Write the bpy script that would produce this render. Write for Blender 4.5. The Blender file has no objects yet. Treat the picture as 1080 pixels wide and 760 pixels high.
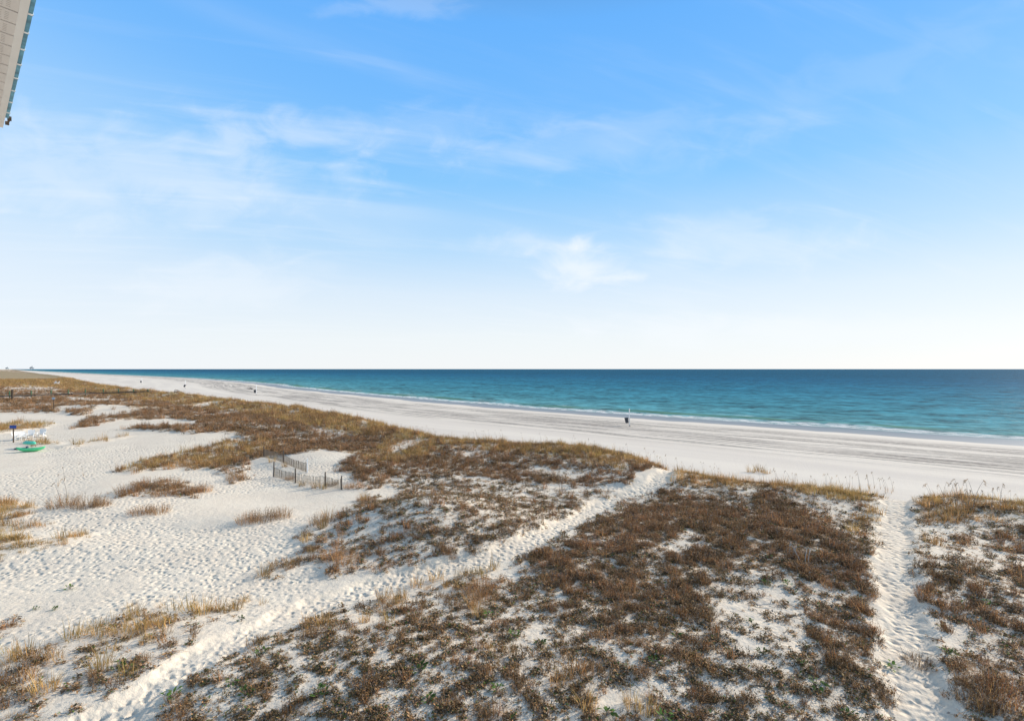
import bpy, math, random
import numpy as np
random.seed(7)
RS = np.random.RandomState(11)
sc = bpy.context.scene
C = sc.collection
CAMZ = 10.0
F = 540.0           # focal length in photo pixels (photo is 1080 wide), horizon row 389
SUN_AZ, SUN_EL = math.radians(60), math.radians(25)

# ------------------------------------------------------------------ noise
def _h(ix, iy, seed):
    n = (ix.astype(np.int64) * 374761393 + iy.astype(np.int64) * 668265263 + seed * 1442695041) & 0xffffffff
    n = ((n ^ (n >> 13)) * 1274126177) & 0xffffffff
    n = (n ^ (n >> 16)) & 0xffffffff
    return n.astype(np.float64) / 4294967295.0
def vnoise(x, y, seed=0):
    x = np.asarray(x, float); y = np.asarray(y, float)
    ix = np.floor(x); iy = np.floor(y); fx = x - ix; fy = y - iy
    fx = fx * fx * (3 - 2 * fx); fy = fy * fy * (3 - 2 * fy)
    a = _h(ix, iy, seed); b = _h(ix + 1, iy, seed); c = _h(ix, iy + 1, seed); d = _h(ix + 1, iy + 1, seed)
    return (a + (b - a) * fx) * (1 - fy) + (c + (d - c) * fx) * fy
def fbm(x, y, seed=0, o=4):
    v = 0; a = .5; t = 0
    for i in range(o):
        v = v + a * vnoise(x * 2 ** i + 17.3 * i, y * 2 ** i - 9.1 * i, seed + i); t += a; a *= .5
    return v / t - .5
def cells(x, y, seed=0):
    """distance to the nearest jittered point"""
    ix = np.floor(x); iy = np.floor(y); best = np.full(np.shape(x), 9.0); dep = np.zeros(np.shape(x))
    for dx in (-1, 0, 1):
        for dy in (-1, 0, 1):
            cx = ix + dx; cy = iy + dy
            px = cx + .15 + .7 * _h(cx, cy, seed); py = cy + .15 + .7 * _h(cx, cy, seed + 5)
            q_ = (px - x) ** 2 + (py - y) ** 2; m = q_ < best
            best = np.where(m, q_, best); dep = np.where(m, _h(cx, cy, seed + 9), dep)
    return np.sqrt(best), dep
def sstep(a, b, x):
    t = np.clip((x - a) / (b - a), 0, 1); return t * t * (3 - 2 * t)

# ------------------------------------------------------------------ polylines in world metres
def smooth(pts, n=3):
    P = np.array(pts, float); out = []
    for i in range(len(P) - 1):
        p0 = P[max(i - 1, 0)]; p1 = P[i]; p2 = P[i + 1]; p3 = P[min(i + 2, len(P) - 1)]
        for k in range(n):
            t = k / n
            out.append(.5 * ((2 * p1) + (-p0 + p2) * t + (2 * p0 - 5 * p1 + 4 * p2 - p3) * t * t + (-p0 + 3 * p1 - 3 * p2 + p3) * t ** 3))
    out.append(P[-1]); return np.array(out)
def polydist(P, x, y):
    best = np.full(x.shape, 1e18); sg = np.ones(x.shape); tt = np.zeros(x.shape); acc = 0
    for i in range(len(P) - 1):
        ax, ay = P[i]; bx, by = P[i + 1]; dx, dy = bx - ax, by - ay; L2 = dx * dx + dy * dy; L = math.sqrt(L2)
        t = np.clip(((x - ax) * dx + (y - ay) * dy) / L2, 0, 1)
        ex = x - ax - t * dx; ey = y - ay - t * dy; d = ex * ex + ey * ey
        m = d < best
        best = np.where(m, d, best); tt = np.where(m, acc + t * L, tt)
        cr = dx * (y - ay) - dy * (x - ax)
        sg = np.where(m, np.sign(cr), sg); acc += L
    return np.sqrt(best) * sg, tt
# from right to left: the land lies on the left-hand side of the walk, so "inland" is positive
SHORE = smooth([(330, -145), (240, -64), (81, 81), (53, 106), (0, 154), (-60, 221), (-150, 330), (-216, 425), (-400, 640), (-624, 864), (-1577, 1800), (-5000, 5230), (-9000, 9250)])
CREST = smooth([(150, -70), (80, -10), (50, 20), (33.6, 33.4), (26.9, 36.3), (22.6, 39.4), (13, 45), (9.5, 56), (0, 62.5), (-11, 67), (-20.7, 80), (-39, 105), (-66, 133), (-108, 172), (-200, 255), (-360, 420), (-640, 720), (-1337, 1420), (-4700, 4850)])
def smooth_px(pts): return pts
def shore_st(x, y): return polydist(SHORE, x, y)[0], -.69 * x + .72 * y
def crest_v(x, y): return polydist(CREST, x, y)[0]

def flatpt(px, py, z): d = F * (CAMZ - z) / (py - 389.0); return ((px - 540) / F * d, d)
MOUNDS = []
for px, py, z, h, rx, ry in [(800, 565, 1, .75, 9, 7), (640, 590, 1, .35, 5, 5), (455, 540, 1, 1.7, 5.8, 5), (500, 690, 1, .7, 8, 5), (860, 690, 1, .5, 6, 4),
                             (1080, 620, 1, .7, 8, 8), (630, 480, 1, .8, 6, 4), (340, 478, .6, .9, 7, 6), (250, 452, 0, .8, 22, 12), (300, 520, 0, -.35, 5, 4),
                             (100, 540, 0, .35, 6, 3), (270, 545, .2, .3, 3, 2), (20, 575, .2, .4, 7, 2), (110, 433, 0, 1.4, 14, 6), (20, 415, 0, .9, 40, 14), (180, 690, .3, .35, 7, 4)]:
    x, y = flatpt(px, py, z); MOUNDS.append((x, y, h, rx, ry))
def H0(x, y, stv=None):
    x = np.asarray(x, float); y = np.asarray(y, float)
    if stv is None: s, t = shore_st(x, y); v = crest_v(x, y)
    else: s, t, v = stv
    zb = np.interp(s, [-400, -60, -10, 0, 12, 45, 60], [-12, -5, -2.3, -2.02, -1.7, -1.05, -1.0])
    zb = zb + .06 * fbm(s / 5, t / 40, 3) * sstep(0, 8, s)
    zc = 1.0 + .9 * fbm(t / 9, t * 0 + 2, 5, 3)
    zi = 0 * x
    for mx, my, h, rx, ry in MOUNDS:
        zi = zi + h * np.exp(-((x - mx) / rx) ** 2 - ((y - my) / ry) ** 2)
    zi = zi + .5 * fbm(x / 14, y / 14, 21, 3) + .8 * fbm(x / 60, y / 60, 31, 2) * sstep(80, 200, y)
    zin = zi + (zc - zi) * np.exp(-(np.maximum(v, 0) / 7.0) ** 2)
    w = sstep(-7, .5, v + 2.2 * fbm(x / 5, y / 5, 8, 2))
    return zb * (1 - w) + zin * w
def march(px, py, fn=H0, lift=0.0):
    px = np.asarray(px, float); py = np.asarray(py, float)
    z = np.zeros(px.shape)
    for i in range(14):
        d = F * (CAMZ - z) / np.maximum(py - 389.0, 1.5)
        x = (px - 540) / F * d
        z = z * .4 + .6 * (fn(x, d) + lift)
    d = F * (CAMZ - z) / np.maximum(py - 389.0, 1.5)
    return (px - 540) / F * d, d, z

# ------------------------------------------------------------------ where things grow
def world_poly(pts):
    P = np.array(pts, float); Q = []
    for i in range(len(P)):
        a = P[i]; b = P[(i + 1) % len(P)]
        n = max(1, int(np.hypot(*(b - a)) / 60))
        for k in range(n): Q.append(a + (b - a) * k / n)
    Q = np.array(Q); x, y, _ = march(Q[:, 0], Q[:, 1]); return np.stack([x, y], 1)
def sd_poly(P, x, y):
    inside = np.zeros(x.shape, bool); best = np.full(x.shape, 1e18)
    for i in range(len(P)):
        ax, ay = P[i]; bx, by = P[(i + 1) % len(P)]
        dx, dy = bx - ax, by - ay; L2 = dx * dx + dy * dy + 1e-9
        t = np.clip(((x - ax) * dx + (y - ay) * dy) / L2, 0, 1)
        best = np.minimum(best, (x - ax - t * dx) ** 2 + (y - ay - t * dy) ** 2)
        c = (ay > y) != (by > y)
        if abs(by - ay) > 1e-9:
            inside ^= c & (x < (bx - ax) * (y - ay) / (by - ay) + ax)
    return np.where(inside, 1, -1) * np.sqrt(best)
G, B, L = 'gold', 'brown', 'litter'
REG = [
 (B, .85, [(-500,391.5),(0,391.5),(75,397),(160,409),(270,422),(340,431),(400,445),(445,456),(560,461),(640,468),(700,488),(712,500),(660,510),(620,514),(560,510),(500,503),(440,505),(400,503),(378,506),(354,492),(372,480),(345,474),(325,476),(305,482),(285,480),(262,488),(240,495),(225,490),(215,485),(240,474),(262,466),(250,460),(235,456),(200,458),(160,454),(130,453),(150,449),(205,449),(215,444),(180,442),(130,443),(100,449),(75,452),(85,445),(100,439),(70,434),(0,436),(-500,444)]),
 (G, .8, [(-500,391.5),(0,391.5),(75,397),(160,409),(270,422),(340,431),(400,445),(445,456),(400,462),(330,450),(250,436),(160,424),(60,410),(0,408),(-500,410)]),
 (G, .85, [(445,456),(560,461),(640,468),(700,488),(712,500),(660,497),(600,486),(540,478),(470,472),(420,490),(380,488),(400,470)]),
 (G, .7, [(123,497),(150,487),(185,480),(215,473),(240,466),(285,466),(290,475),(262,482),(240,492),(205,494),(170,494),(145,499)]),
 (B, .55, [(123,497),(150,487),(185,480),(215,473),(240,466),(285,466),(290,475),(262,482),(240,492),(205,494),(170,494),(145,499)]),
 (B, .6, [(215,490),(240,484),(262,484),(258,498),(262,504),(245,510),(232,500)]),
 (G, .9, [(-80,530),(0,530),(35,534),(30,542),(15,552),(0,557),(-80,566)]),
 (G, .85, [(-80,564),(0,566),(40,569),(98,562),(72,573),(40,580),(0,590),(-80,602)]),
 (G, .55, [(-60,545),(0,552),(40,550),(70,545),(40,557),(0,565),(-60,565)]),
 (G, .7, [(-60,444),(0,446),(40,444),(60,447),(45,452),(0,458),(-60,460)]),
 (G, .6, [(18,466),(40,465),(64,466),(62,470),(35,470),(18,469)]),
 (G, .45, [(60,471),(100,464),(135,460),(100,468),(64,473)]),
 (B, .6, [(122,520),(150,510),(190,509),(215,516),(200,524),(175,522),(150,524),(130,526)]),
 (L, 1., [(375,507),(430,500),(520,506),(600,516),(650,518),(645,532),(600,542),(560,572),(520,588),(470,598),(420,603),(370,603),(345,590),(370,572),(400,560),(395,535),(425,520),(400,512)]),
 (B, .6, [(420,552),(470,562),(505,575),(470,588),(440,578),(400,572)]),
 (B, .75, [(342,580),(370,570),(388,580),(372,600),(350,606)]),
 (B, .6, [(378,500),(400,500),(410,512),(385,520),(370,512)]),
 (B, .6, [(425,505),(445,502),(440,515),(425,518)]),
 (B, .45, [(385,528),(362,545),(330,566),(300,590),(262,612),(268,616),(310,602),(345,588),(370,565),(400,548)]),
 (L, .7, [(395,515),(375,530),(350,555),(320,578),(350,590),(380,565),(410,540)]),
 (B, .6, [(310,560),(345,548),(360,560),(335,575),(312,572)]),
 (G, .4, [(255,612),(300,590),(330,576),(343,580),(310,596),(275,612)]),
 (L, 1.0, [(140,780),(205,712),(250,684),(300,662),(350,645),(420,630),(490,607),(540,612),(600,640),(700,680),(760,700),(760,1100),(20,1100)]),
 (G, .4, [(240,684),(300,655),(350,638),(420,626),(490,605),(520,600),(500,615),(450,632),(400,648),(330,668),(260,694)]),
 (B, .3, [(260,700),(330,670),(420,640),(460,650),(420,680),(340,720),(280,720)]),
 (B, .35, [(400,690),(500,690),(560,720),(520,760),(420,760)]),
 (G, .33, [(45,688),(110,652),(160,638),(165,642),(140,652),(90,676),(55,692)]),
 (G, .30, [(100,694),(130,667),(190,641),(250,632),(290,634),(230,655),(180,674),(140,692),(110,704)]),
 (G, .33, [(115,740),(165,708),(195,695),(185,708),(140,738)]),
 (G, .25, [(-40,690),(60,672),(140,640),(230,636),(180,690),(110,735),(60,770),(-40,780)]),
 (L, .3, [(30,690),(140,645),(250,640),(190,690),(110,738),(40,765)]),
 (L, .5, [(60,720),(120,700),(190,668),(220,672),(180,700),(130,725),(70,760),(-50,800),(-50,720)]),
 (B, .22, [(-60,690),(20,700),(60,712),(75,730),(40,770),(-60,790)]),
 (B, .25, [(-60,655),(0,660),(35,645),(30,652),(0,670),(-60,690)]),
 # right dune
 (G, .9, [(700,498),(750,498),(850,503),(940,514),(948,524),(925,530),(890,530),(840,518),(780,515),(715,512)]),
 (L, 1.0, [(552,583),(600,560),(650,532),(700,512),(760,505),(850,506),(940,518),(945,528),(925,545),(935,570),(918,590),(930,612),(912,630),(928,660),(942,700),(952,750),(970,1100),(640,1100),(600,700),(552,640),(540,600)]),
 (B, .95, [(775,532),(800,515),(830,518),(852,545),(880,560),(912,578),(932,600),(922,640),(930,660),(925,700),(950,745),(930,755),(890,712),(862,680),(845,652),(880,640),(900,625),(860,612),(800,604),(740,602),(720,572),(740,545)]),
 (B, .85, [(552,583),(590,572),(640,545),(700,518),(785,528),(765,560),(745,590),(745,640),(705,662),(670,650),(620,640),(580,625),(555,603)]),
 (B, .45, [(720,640),(765,620),(750,680),(722,700)]),
 (B, .5, [(620,650),(690,640),(735,660),(765,700),(805,720),(805,800),(740,800),(690,720)]),
 (G, .6, [(890,540),(930,535),(945,548),(940,560),(905,555)]),
 # beyond the second path
 (L, .9, [(960,535),(1000,530),(1080,528),(1500,545),(1500,1100),(1030,1100),(1003,760),(988,700),(972,650),(966,600),(960,560)]),
 (G, .85, [(958,536),(1000,528),(1080,531),(1500,545),(1500,570),(1080,552),(1010,552),(965,548)]),
 (B, .9, [(985,590),(1010,598),(1080,598),(1500,600),(1500,690),(1080,668),(1040,660),(990,650),(965,632),(970,608)]),
 (B, .75, [(1000,562),(1080,545),(1500,555),(1500,590),(1080,590),(1030,580),(1005,575)]),
 (B, .9, [(1000,690),(1040,690),(1080,700),(1500,700),(1500,1100),(1080,1000),(1040,750),(1010,720)]),
 (G, .7, [(782,494),(800,491),(820,496),(815,500),(785,499)]),
]
SUB = [
 (.8, [(88,440),(100,431),(130,429),(140,433),(135,438),(110,441)]), (.55, [(0,409),(30,406),(60,408),(70,411),(30,414),(0,414)]),
 (.6, [(0,417.5),(40,418),(40,420.5),(0,421)]), (.6, [(70,420),(130,421),(120,424),(70,424)]),
 (.8, [(188,431),(225,424),(226,425.5),(192,433)]), (.8, [(196,437),(250,433),(251,435),(198,440)]),
 (.7, [(330,452),(362,453),(360,458),(332,456)]), (.85, [(408,472),(440,463),(458,465),(440,471),(415,477)]),
 (.75, [(322,480),(348,478),(362,482),(350,494),(328,492)]), (.75, [(262,485),(285,483),(290,500),(300,508),(262,506)]),
 (.5, [(470,478),(500,470),(520,476),(500,484)]), (.6, [(560,492),(600,494),(640,503),(600,506)]),
 (.7, [(860,523),(900,532),(905,545),(880,548),(862,536)]), (.6, [(625,722),(680,722),(690,745),(630,755)]),
 (.6, [(370,640),(420,642),(400,665),(360,660)]), (.6, [(420,620),(480,622),(470,640),(425,636)]), (.6, [(760,640),(830,640),(850,680),(800,700),(760,680)]),
 (.5, [(740,625),(800,615),(850,625),(840,640),(760,640)]), (.55, [(700,575),(730,560),(745,575),(720,590)]), (.5, [(985,655),(1040,662),(1080,675),(1060,700),(1000,690)]),
 (.6, [(540,660),(600,660),(590,690),(540,690)]), (.5, [(975,552),(1010,556),(1000,590),(972,595)]),
]
REGW = [(k, d, world_poly(p)) for k, d, p in REG]; SUBW = [(d, world_poly(p)) for d, p in SUB]
def line_world(pts): P = np.array(pts, float); x, y, _ = march(P[:, 0], P[:, 1]); return smooth(np.stack([x, y], 1))
PATHS = [(line_world([(716,501),(690,510),(640,528),(590,553),(530,581),(470,598),(400,614),(330,638),(260,668),(190,706),(120,752),(40,830)]), .78),
         (line_world([(952,512),(948,526),(943,545),(940,570),(943,600),(950,640),(958,690),(974,740),(992,800),(1030,900)]), .72)]
def coverage(x, y, v=None):
    if v is None: v = crest_v(x, y)
    if len(x) > 5000:
        ok = (v > -7) & (np.hypot(x, y) < 9000)
        r0, p0 = coverage(x[ok], y[ok], v[ok]) if ok.sum() <= 5000 else _cover(x[ok], y[ok], v[ok])
        r = {k: np.zeros(x.shape) for k in r0}; path = np.zeros(x.shape)
        for k in r: r[k][ok] = r0[k]
        path[ok] = p0; return r, path
    return _cover(x, y, v)
def _cover(x, y, v):
    d = np.hypot(x, y); far = sstep(60, 220, d)
    wob = (.9 + .012 * d) * fbm(x / 1.7, y / 1.7, 41, 3) * (1 - far) + far * 9 * fbm(x / 14, y / 14, 43, 3)
    soft = .25 + .006 * d
    r = {G: 0 * x, B: 0 * x, L: 0 * x}
    for k, den, P in REGW:
        m = (x > P[:, 0].min() - 12) & (x < P[:, 0].max() + 12) & (y > P[:, 1].min() - 12) & (y < P[:, 1].max() + 12)
        if not m.any(): continue
        w = den * sstep(-soft[m], soft[m], sd_poly(P, x[m], y[m]) + wob[m])
        r[k][m] = np.maximum(r[k][m], w)
    for den, P in SUBW:
        m = (x > P[:, 0].min() - 8) & (x < P[:, 0].max() + 8) & (y > P[:, 1].min() - 8) & (y < P[:, 1].max() + 8)
        if not m.any(): continue
        w = 1 - den * sstep(-soft[m], soft[m], sd_poly(P, x[m], y[m]) + wob[m])
        for k in r: r[k][m] *= w
    path = 0 * x
    for P, hw in PATHS:
        m = (x > P[:, 0].min() - 3) & (x < P[:, 0].max() + 3) & (y > P[:, 1].min() - 3) & (y < P[:, 1].max() + 3)
        if not m.any(): continue
        dd = np.abs(polydist(P, x[m], y[m])[0]) + 1.1 * fbm(x[m] / 1.9, y[m] / 1.9, 51, 4)
        path[m] = np.maximum(path[m], 1 - sstep(hw - .25, hw + .3, dd))
    path = path * sstep(-6, 0, v)
    land = sstep(-5.5, -2.5, v + 1.5 * fbm(x / 3, y / 3, 52, 3))
    r[B] = np.maximum(r[B], .8 * sstep(600, 1000, d))
    mod = np.clip(.92 + 2.4 * fbm(x / 5.5, y / 3.6, 301, 4), .15, 1)
    fr = sstep(45, 90, d)
    r[B] = r[B] * (1 - .4 * r[G]) * (1 - fr + fr * mod)
    r[G] = r[G] * (1 - fr + fr * np.clip(1.05 + 1.6 * fbm(x / 5 + 40, y / 5, 311, 4), .3, 1))
    r[B] = np.maximum(r[B], .20 * r[L] * (1 - .9 * r[G]))
    for k in r: r[k] = r[k] * (1 - path) * land
    return r, path
def H(x, y, cov=None, stv=None):
    x = np.asarray(x, float); y = np.asarray(y, float); shp = x.shape
    x = np.atleast_1d(x); y = np.atleast_1d(y)
    if cov is None: cov = coverage(x, y)
    r, path = cov
    z = H0(x, y, stv)
    vg = np.maximum(np.maximum(r[G], r[B]), .5 * r[L])
    d = np.hypot(x, y)
    z = z + .9 * vg * (fbm(x / 8, y / 8, 65, 2) + .1) * sstep(38, 75, d) * (1 - sstep(250, 500, d))
    z = z + .30 * vg * (fbm(x / 2.2, y / 2.2, 61, 3) + .25) + .10 * fbm(x / .8, y / .8, 63, 3) * (r[L] + r[B]) - .16 * path
    return z.reshape(shp)

# ------------------------------------------------------------------ node helpers
class NT:
    def __init__(s, nt): s.nt = nt; s.n = nt.nodes; s.l = nt.links
    def new(s, t, **k):
        n = s.n.new(t)
        for a, b in k.items(): setattr(n, a, b)
        return n
    def put(s, sock, v):
        if hasattr(v, 'is_output'): s.l.new(v, sock)
        else:
            if isinstance(v, tuple) and len(v) == 3 and sock.type == 'RGBA': v = (*v, 1)
            sock.default_value = v
    def math(s, op, a, b=None, c=None, clamp=False):
        n = s.new('ShaderNodeMath', operation=op, use_clamp=clamp); s.put(n.inputs[0], a)
        if b is not None: s.put(n.inputs[1], b)
        if c is not None: s.put(n.inputs[2], c)
        return n.outputs[0]
    def mix(s, f, a, b, mode='MIX'):
        n = s.new('ShaderNodeMix', data_type='RGBA', blend_type=mode); n.clamp_factor = True
        s.put(n.inputs[0], f); s.put(n.inputs[6], a); s.put(n.inputs[7], b); return n.outputs[2]
    def rng(s, v, a, b, c=0., d=1., mode='SMOOTHSTEP'):
        n = s.new('ShaderNodeMapRange', interpolation_type=mode)
        for i, q in enumerate((v, a, b, c, d)): s.put(n.inputs[i], q)
        return n.outputs[0]
    def noise(s, vec, scale, detail=4, rough=.55, dist=0.):
        n = s.new('ShaderNodeTexNoise'); s.put(n.inputs['Vector'], vec)
        n.inputs['Scale'].default_value = scale; n.inputs['Detail'].default_value = detail
        n.inputs['Roughness'].default_value = rough; n.inputs['Distortion'].default_value = dist
        return n.outputs[0]
    def attr(s, name): return s.new('ShaderNodeAttribute', attribute_name=name).outputs['Fac']
    def comb(s, x, y, z=0.):
        n = s.new('ShaderNodeCombineXYZ'); s.put(n.inputs[0], x); s.put(n.inputs[1], y); s.put(n.inputs[2], z); return n.outputs[0]
    def pos(s): return s.new('ShaderNodeNewGeometry').outputs['Position']
    def bump(s, h, strength, dist, normal=None):
        n = s.new('ShaderNodeBump'); s.put(n.inputs['Height'], h); n.inputs['Strength'].default_value = strength
        n.inputs['Distance'].default_value = dist
        if normal is not None: s.put(n.inputs['Normal'], normal)
        return n.outputs[0]
def newmat(name):
    m = bpy.data.materials.new(name); m.use_nodes = True; t = NT(m.node_tree)
    b = m.node_tree.nodes['Principled BSDF']; return m, t, b
def simple(name, col, rough=.7, var=.15, scale=8, metal=0, spec=.3, bump=0):
    m, t, b = newmat(name)
    tc = t.new('ShaderNodeTexCoord').outputs['Object']
    n = t.noise(tc, scale, 5)
    k = t.rng(n, .3, .7, 1 - var, 1 + var, 'LINEAR')
    t.put(b.inputs['Base Color'], t.mix(1., (*col, 1), t.comb(k, k, k), 'MULTIPLY'))
    b.inputs['Roughness'].default_value = rough; b.inputs['Metallic'].default_value = metal
    b.inputs['Specular IOR Level'].default_value = spec
    if bump: t.put(b.inputs['Normal'], t.bump(n, bump, .01))
    return m

# ------------------------------------------------------------------ materials of the setting
def sand_material():
    m, t, b = newmat('sand')
    p = t.pos()
    cg, cb, cl, s_, t_, foot = [t.attr(a) for a in ('gold', 'brown', 'litter', 's', 't', 'foot')]
    n1 = t.noise(p, .35, 3); n2 = t.noise(p, 9, 3, .65); n3 = t.noise(p, 2.6, 4, .6)
    dry = t.mix(t.rng(n1, .3, .7), (.90, .79, .63, 1), (.84, .725, .575, 1))
    dry = t.mix(t.rng(n2, .35, .75, 0, .35), dry, (.55, .47, .40, 1))
    # damp band, tracks and wrack lines along the beach, in coast coordinates
    beach = t.rng(t.attr('v'), -4, -9)
    str1 = t.noise(t.comb(t.math('MULTIPLY', s_, .55), t.math('MULTIPLY', t_, .022)), 1., 4, .6, .35)
    str2 = t.noise(t.comb(t.math('MULTIPLY', s_, 1.7), t.math('MULTIPLY', t_, .05), 5.), 1., 4, .6)
    sk = t.math('ADD', s_, t.math('MULTIPLY', t_, .05))
    str3 = t.noise(t.comb(t.math('MULTIPLY', sk, 3.2), t.math('MULTIPLY', t_, .012), 9.), 1., 2, .5)
    band = t.math('MULTIPLY', t.rng(s_, 4, 13), t.rng(s_, 45, 35))
    tr = t.math('MULTIPLY', t.rng(str1, .40, .52), t.rng(str2, .36, .54))
    tr = t.math('MAXIMUM', t.math('MULTIPLY', tr, .85), t.math('MULTIPLY', t.rng(str3, .58, .66), .85))
    tr = t.math('MULTIPLY', t.math('MULTIPLY', tr, band), t.math('MULTIPLY', beach, t.math('MULTIPLY', t.rng(t.noise(p, 1.3, 4, .7), .25, .6, .35, 1.), t.rng(t.noise(t.comb(t.math('MULTIPLY', s_, .09), t.math('MULTIPLY', t_, .035), 4.), 1., 3, .6), .34, .50, .45, 1.))))
    beachcol = t.mix(t.rng(t.noise(t.comb(t.math('MULTIPLY', s_, .12), t.math('MULTIPLY', t_, .01)), 1., 4), .35, .65), (.87, .775, .65, 1), (.78, .69, .585, 1))
    col = t.mix(beach, dry, beachcol)
    col = t.mix(tr, col, (.20, .175, .155, 1))
    # vegetation litter on the ground
    cov = t.math('MAXIMUM', t.math('MULTIPLY', cg, .9), t.math('MAXIMUM', cb, t.math('MULTIPLY', cl, .33)))
    nn = t.math('ADD', t.math('MULTIPLY', n3, .55), t.math('MULTIPLY', n2, .45))
    thr = t.rng(cov, 0, 1, .66, t.rng(t.attr('far'), 0, 1, .485, .435, 'LINEAR'), 'LINEAR')
    lf = t.math('MULTIPLY', t.rng(t.math('SUBTRACT', nn, thr), -.03, .04), t.rng(cov, .03, .25))
    lc = t.mix(t.rng(n2, .35, .65), (.12, .075, .04, 1), (.34, .21, .11, 1))
    lc = t.mix(t.math('MULTIPLY', t.attr('far'), t.rng(t.noise(p, .11, 5, .6), .4, .6)), lc, (.42, .27, .12, 1))
    lc = t.mix(t.math('MULTIPLY', t.rng(t.math('SUBTRACT', cg, t.math('MULTIPLY', cb, .55)), .0, .5), .8), lc, t.mix(t.rng(n3, .35, .65), (.26, .185, .085, 1), (.42, .31, .15, 1)))
    col = t.mix(t.math('MAXIMUM', t.math('MULTIPLY', lf, .92), t.attr('solid')), col, lc)
    # wet swash zone
    sw = t.math('ADD', s_, t.rng(t.noise(t.comb(0., t.math('MULTIPLY', t_, .035)), 1., 3), .3, .7, -2.2, 2.2, 'LINEAR'))
    wet = t.math('MULTIPLY', t.rng(sw, 2.6, .4), 1.0)
    col = t.mix(wet, col, t.mix(t.rng(sw, 0, -9), (.27, .265, .26, 1), (.19, .205, .215, 1)))
    t.put(b.inputs['Base Color'], col)
    t.put(b.inputs['Roughness'], t.rng(wet, 0, 1, .95, .4, 'LINEAR'))
    t.put(b.inputs['Specular IOR Level'], t.rng(wet, 0, 1, .1, .22, 'LINEAR'))
    # relief: grain, foot prints
    vo = t.new('ShaderNodeTexVoronoi', feature='F1'); t.put(vo.inputs['Vector'], p); vo.inputs['Scale'].default_value = 3.1
    fh = t.math('ADD', t.math('MULTIPLY', t.rng(vo.outputs['Distance'], 0, .55), .8), 0.)
    hgt = t.math('ADD', t.math('MULTIPLY', fh, foot), t.math('MULTIPLY', n2, .35))
    hgt = t.math('ADD', hgt, t.math('MULTIPLY', n3, .4))
    dry1 = t.math('SUBTRACT', 1., wet)
    t.put(b.inputs['Normal'], t.bump(t.math('MULTIPLY', hgt, dry1), .8, .10))
    return m
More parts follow.
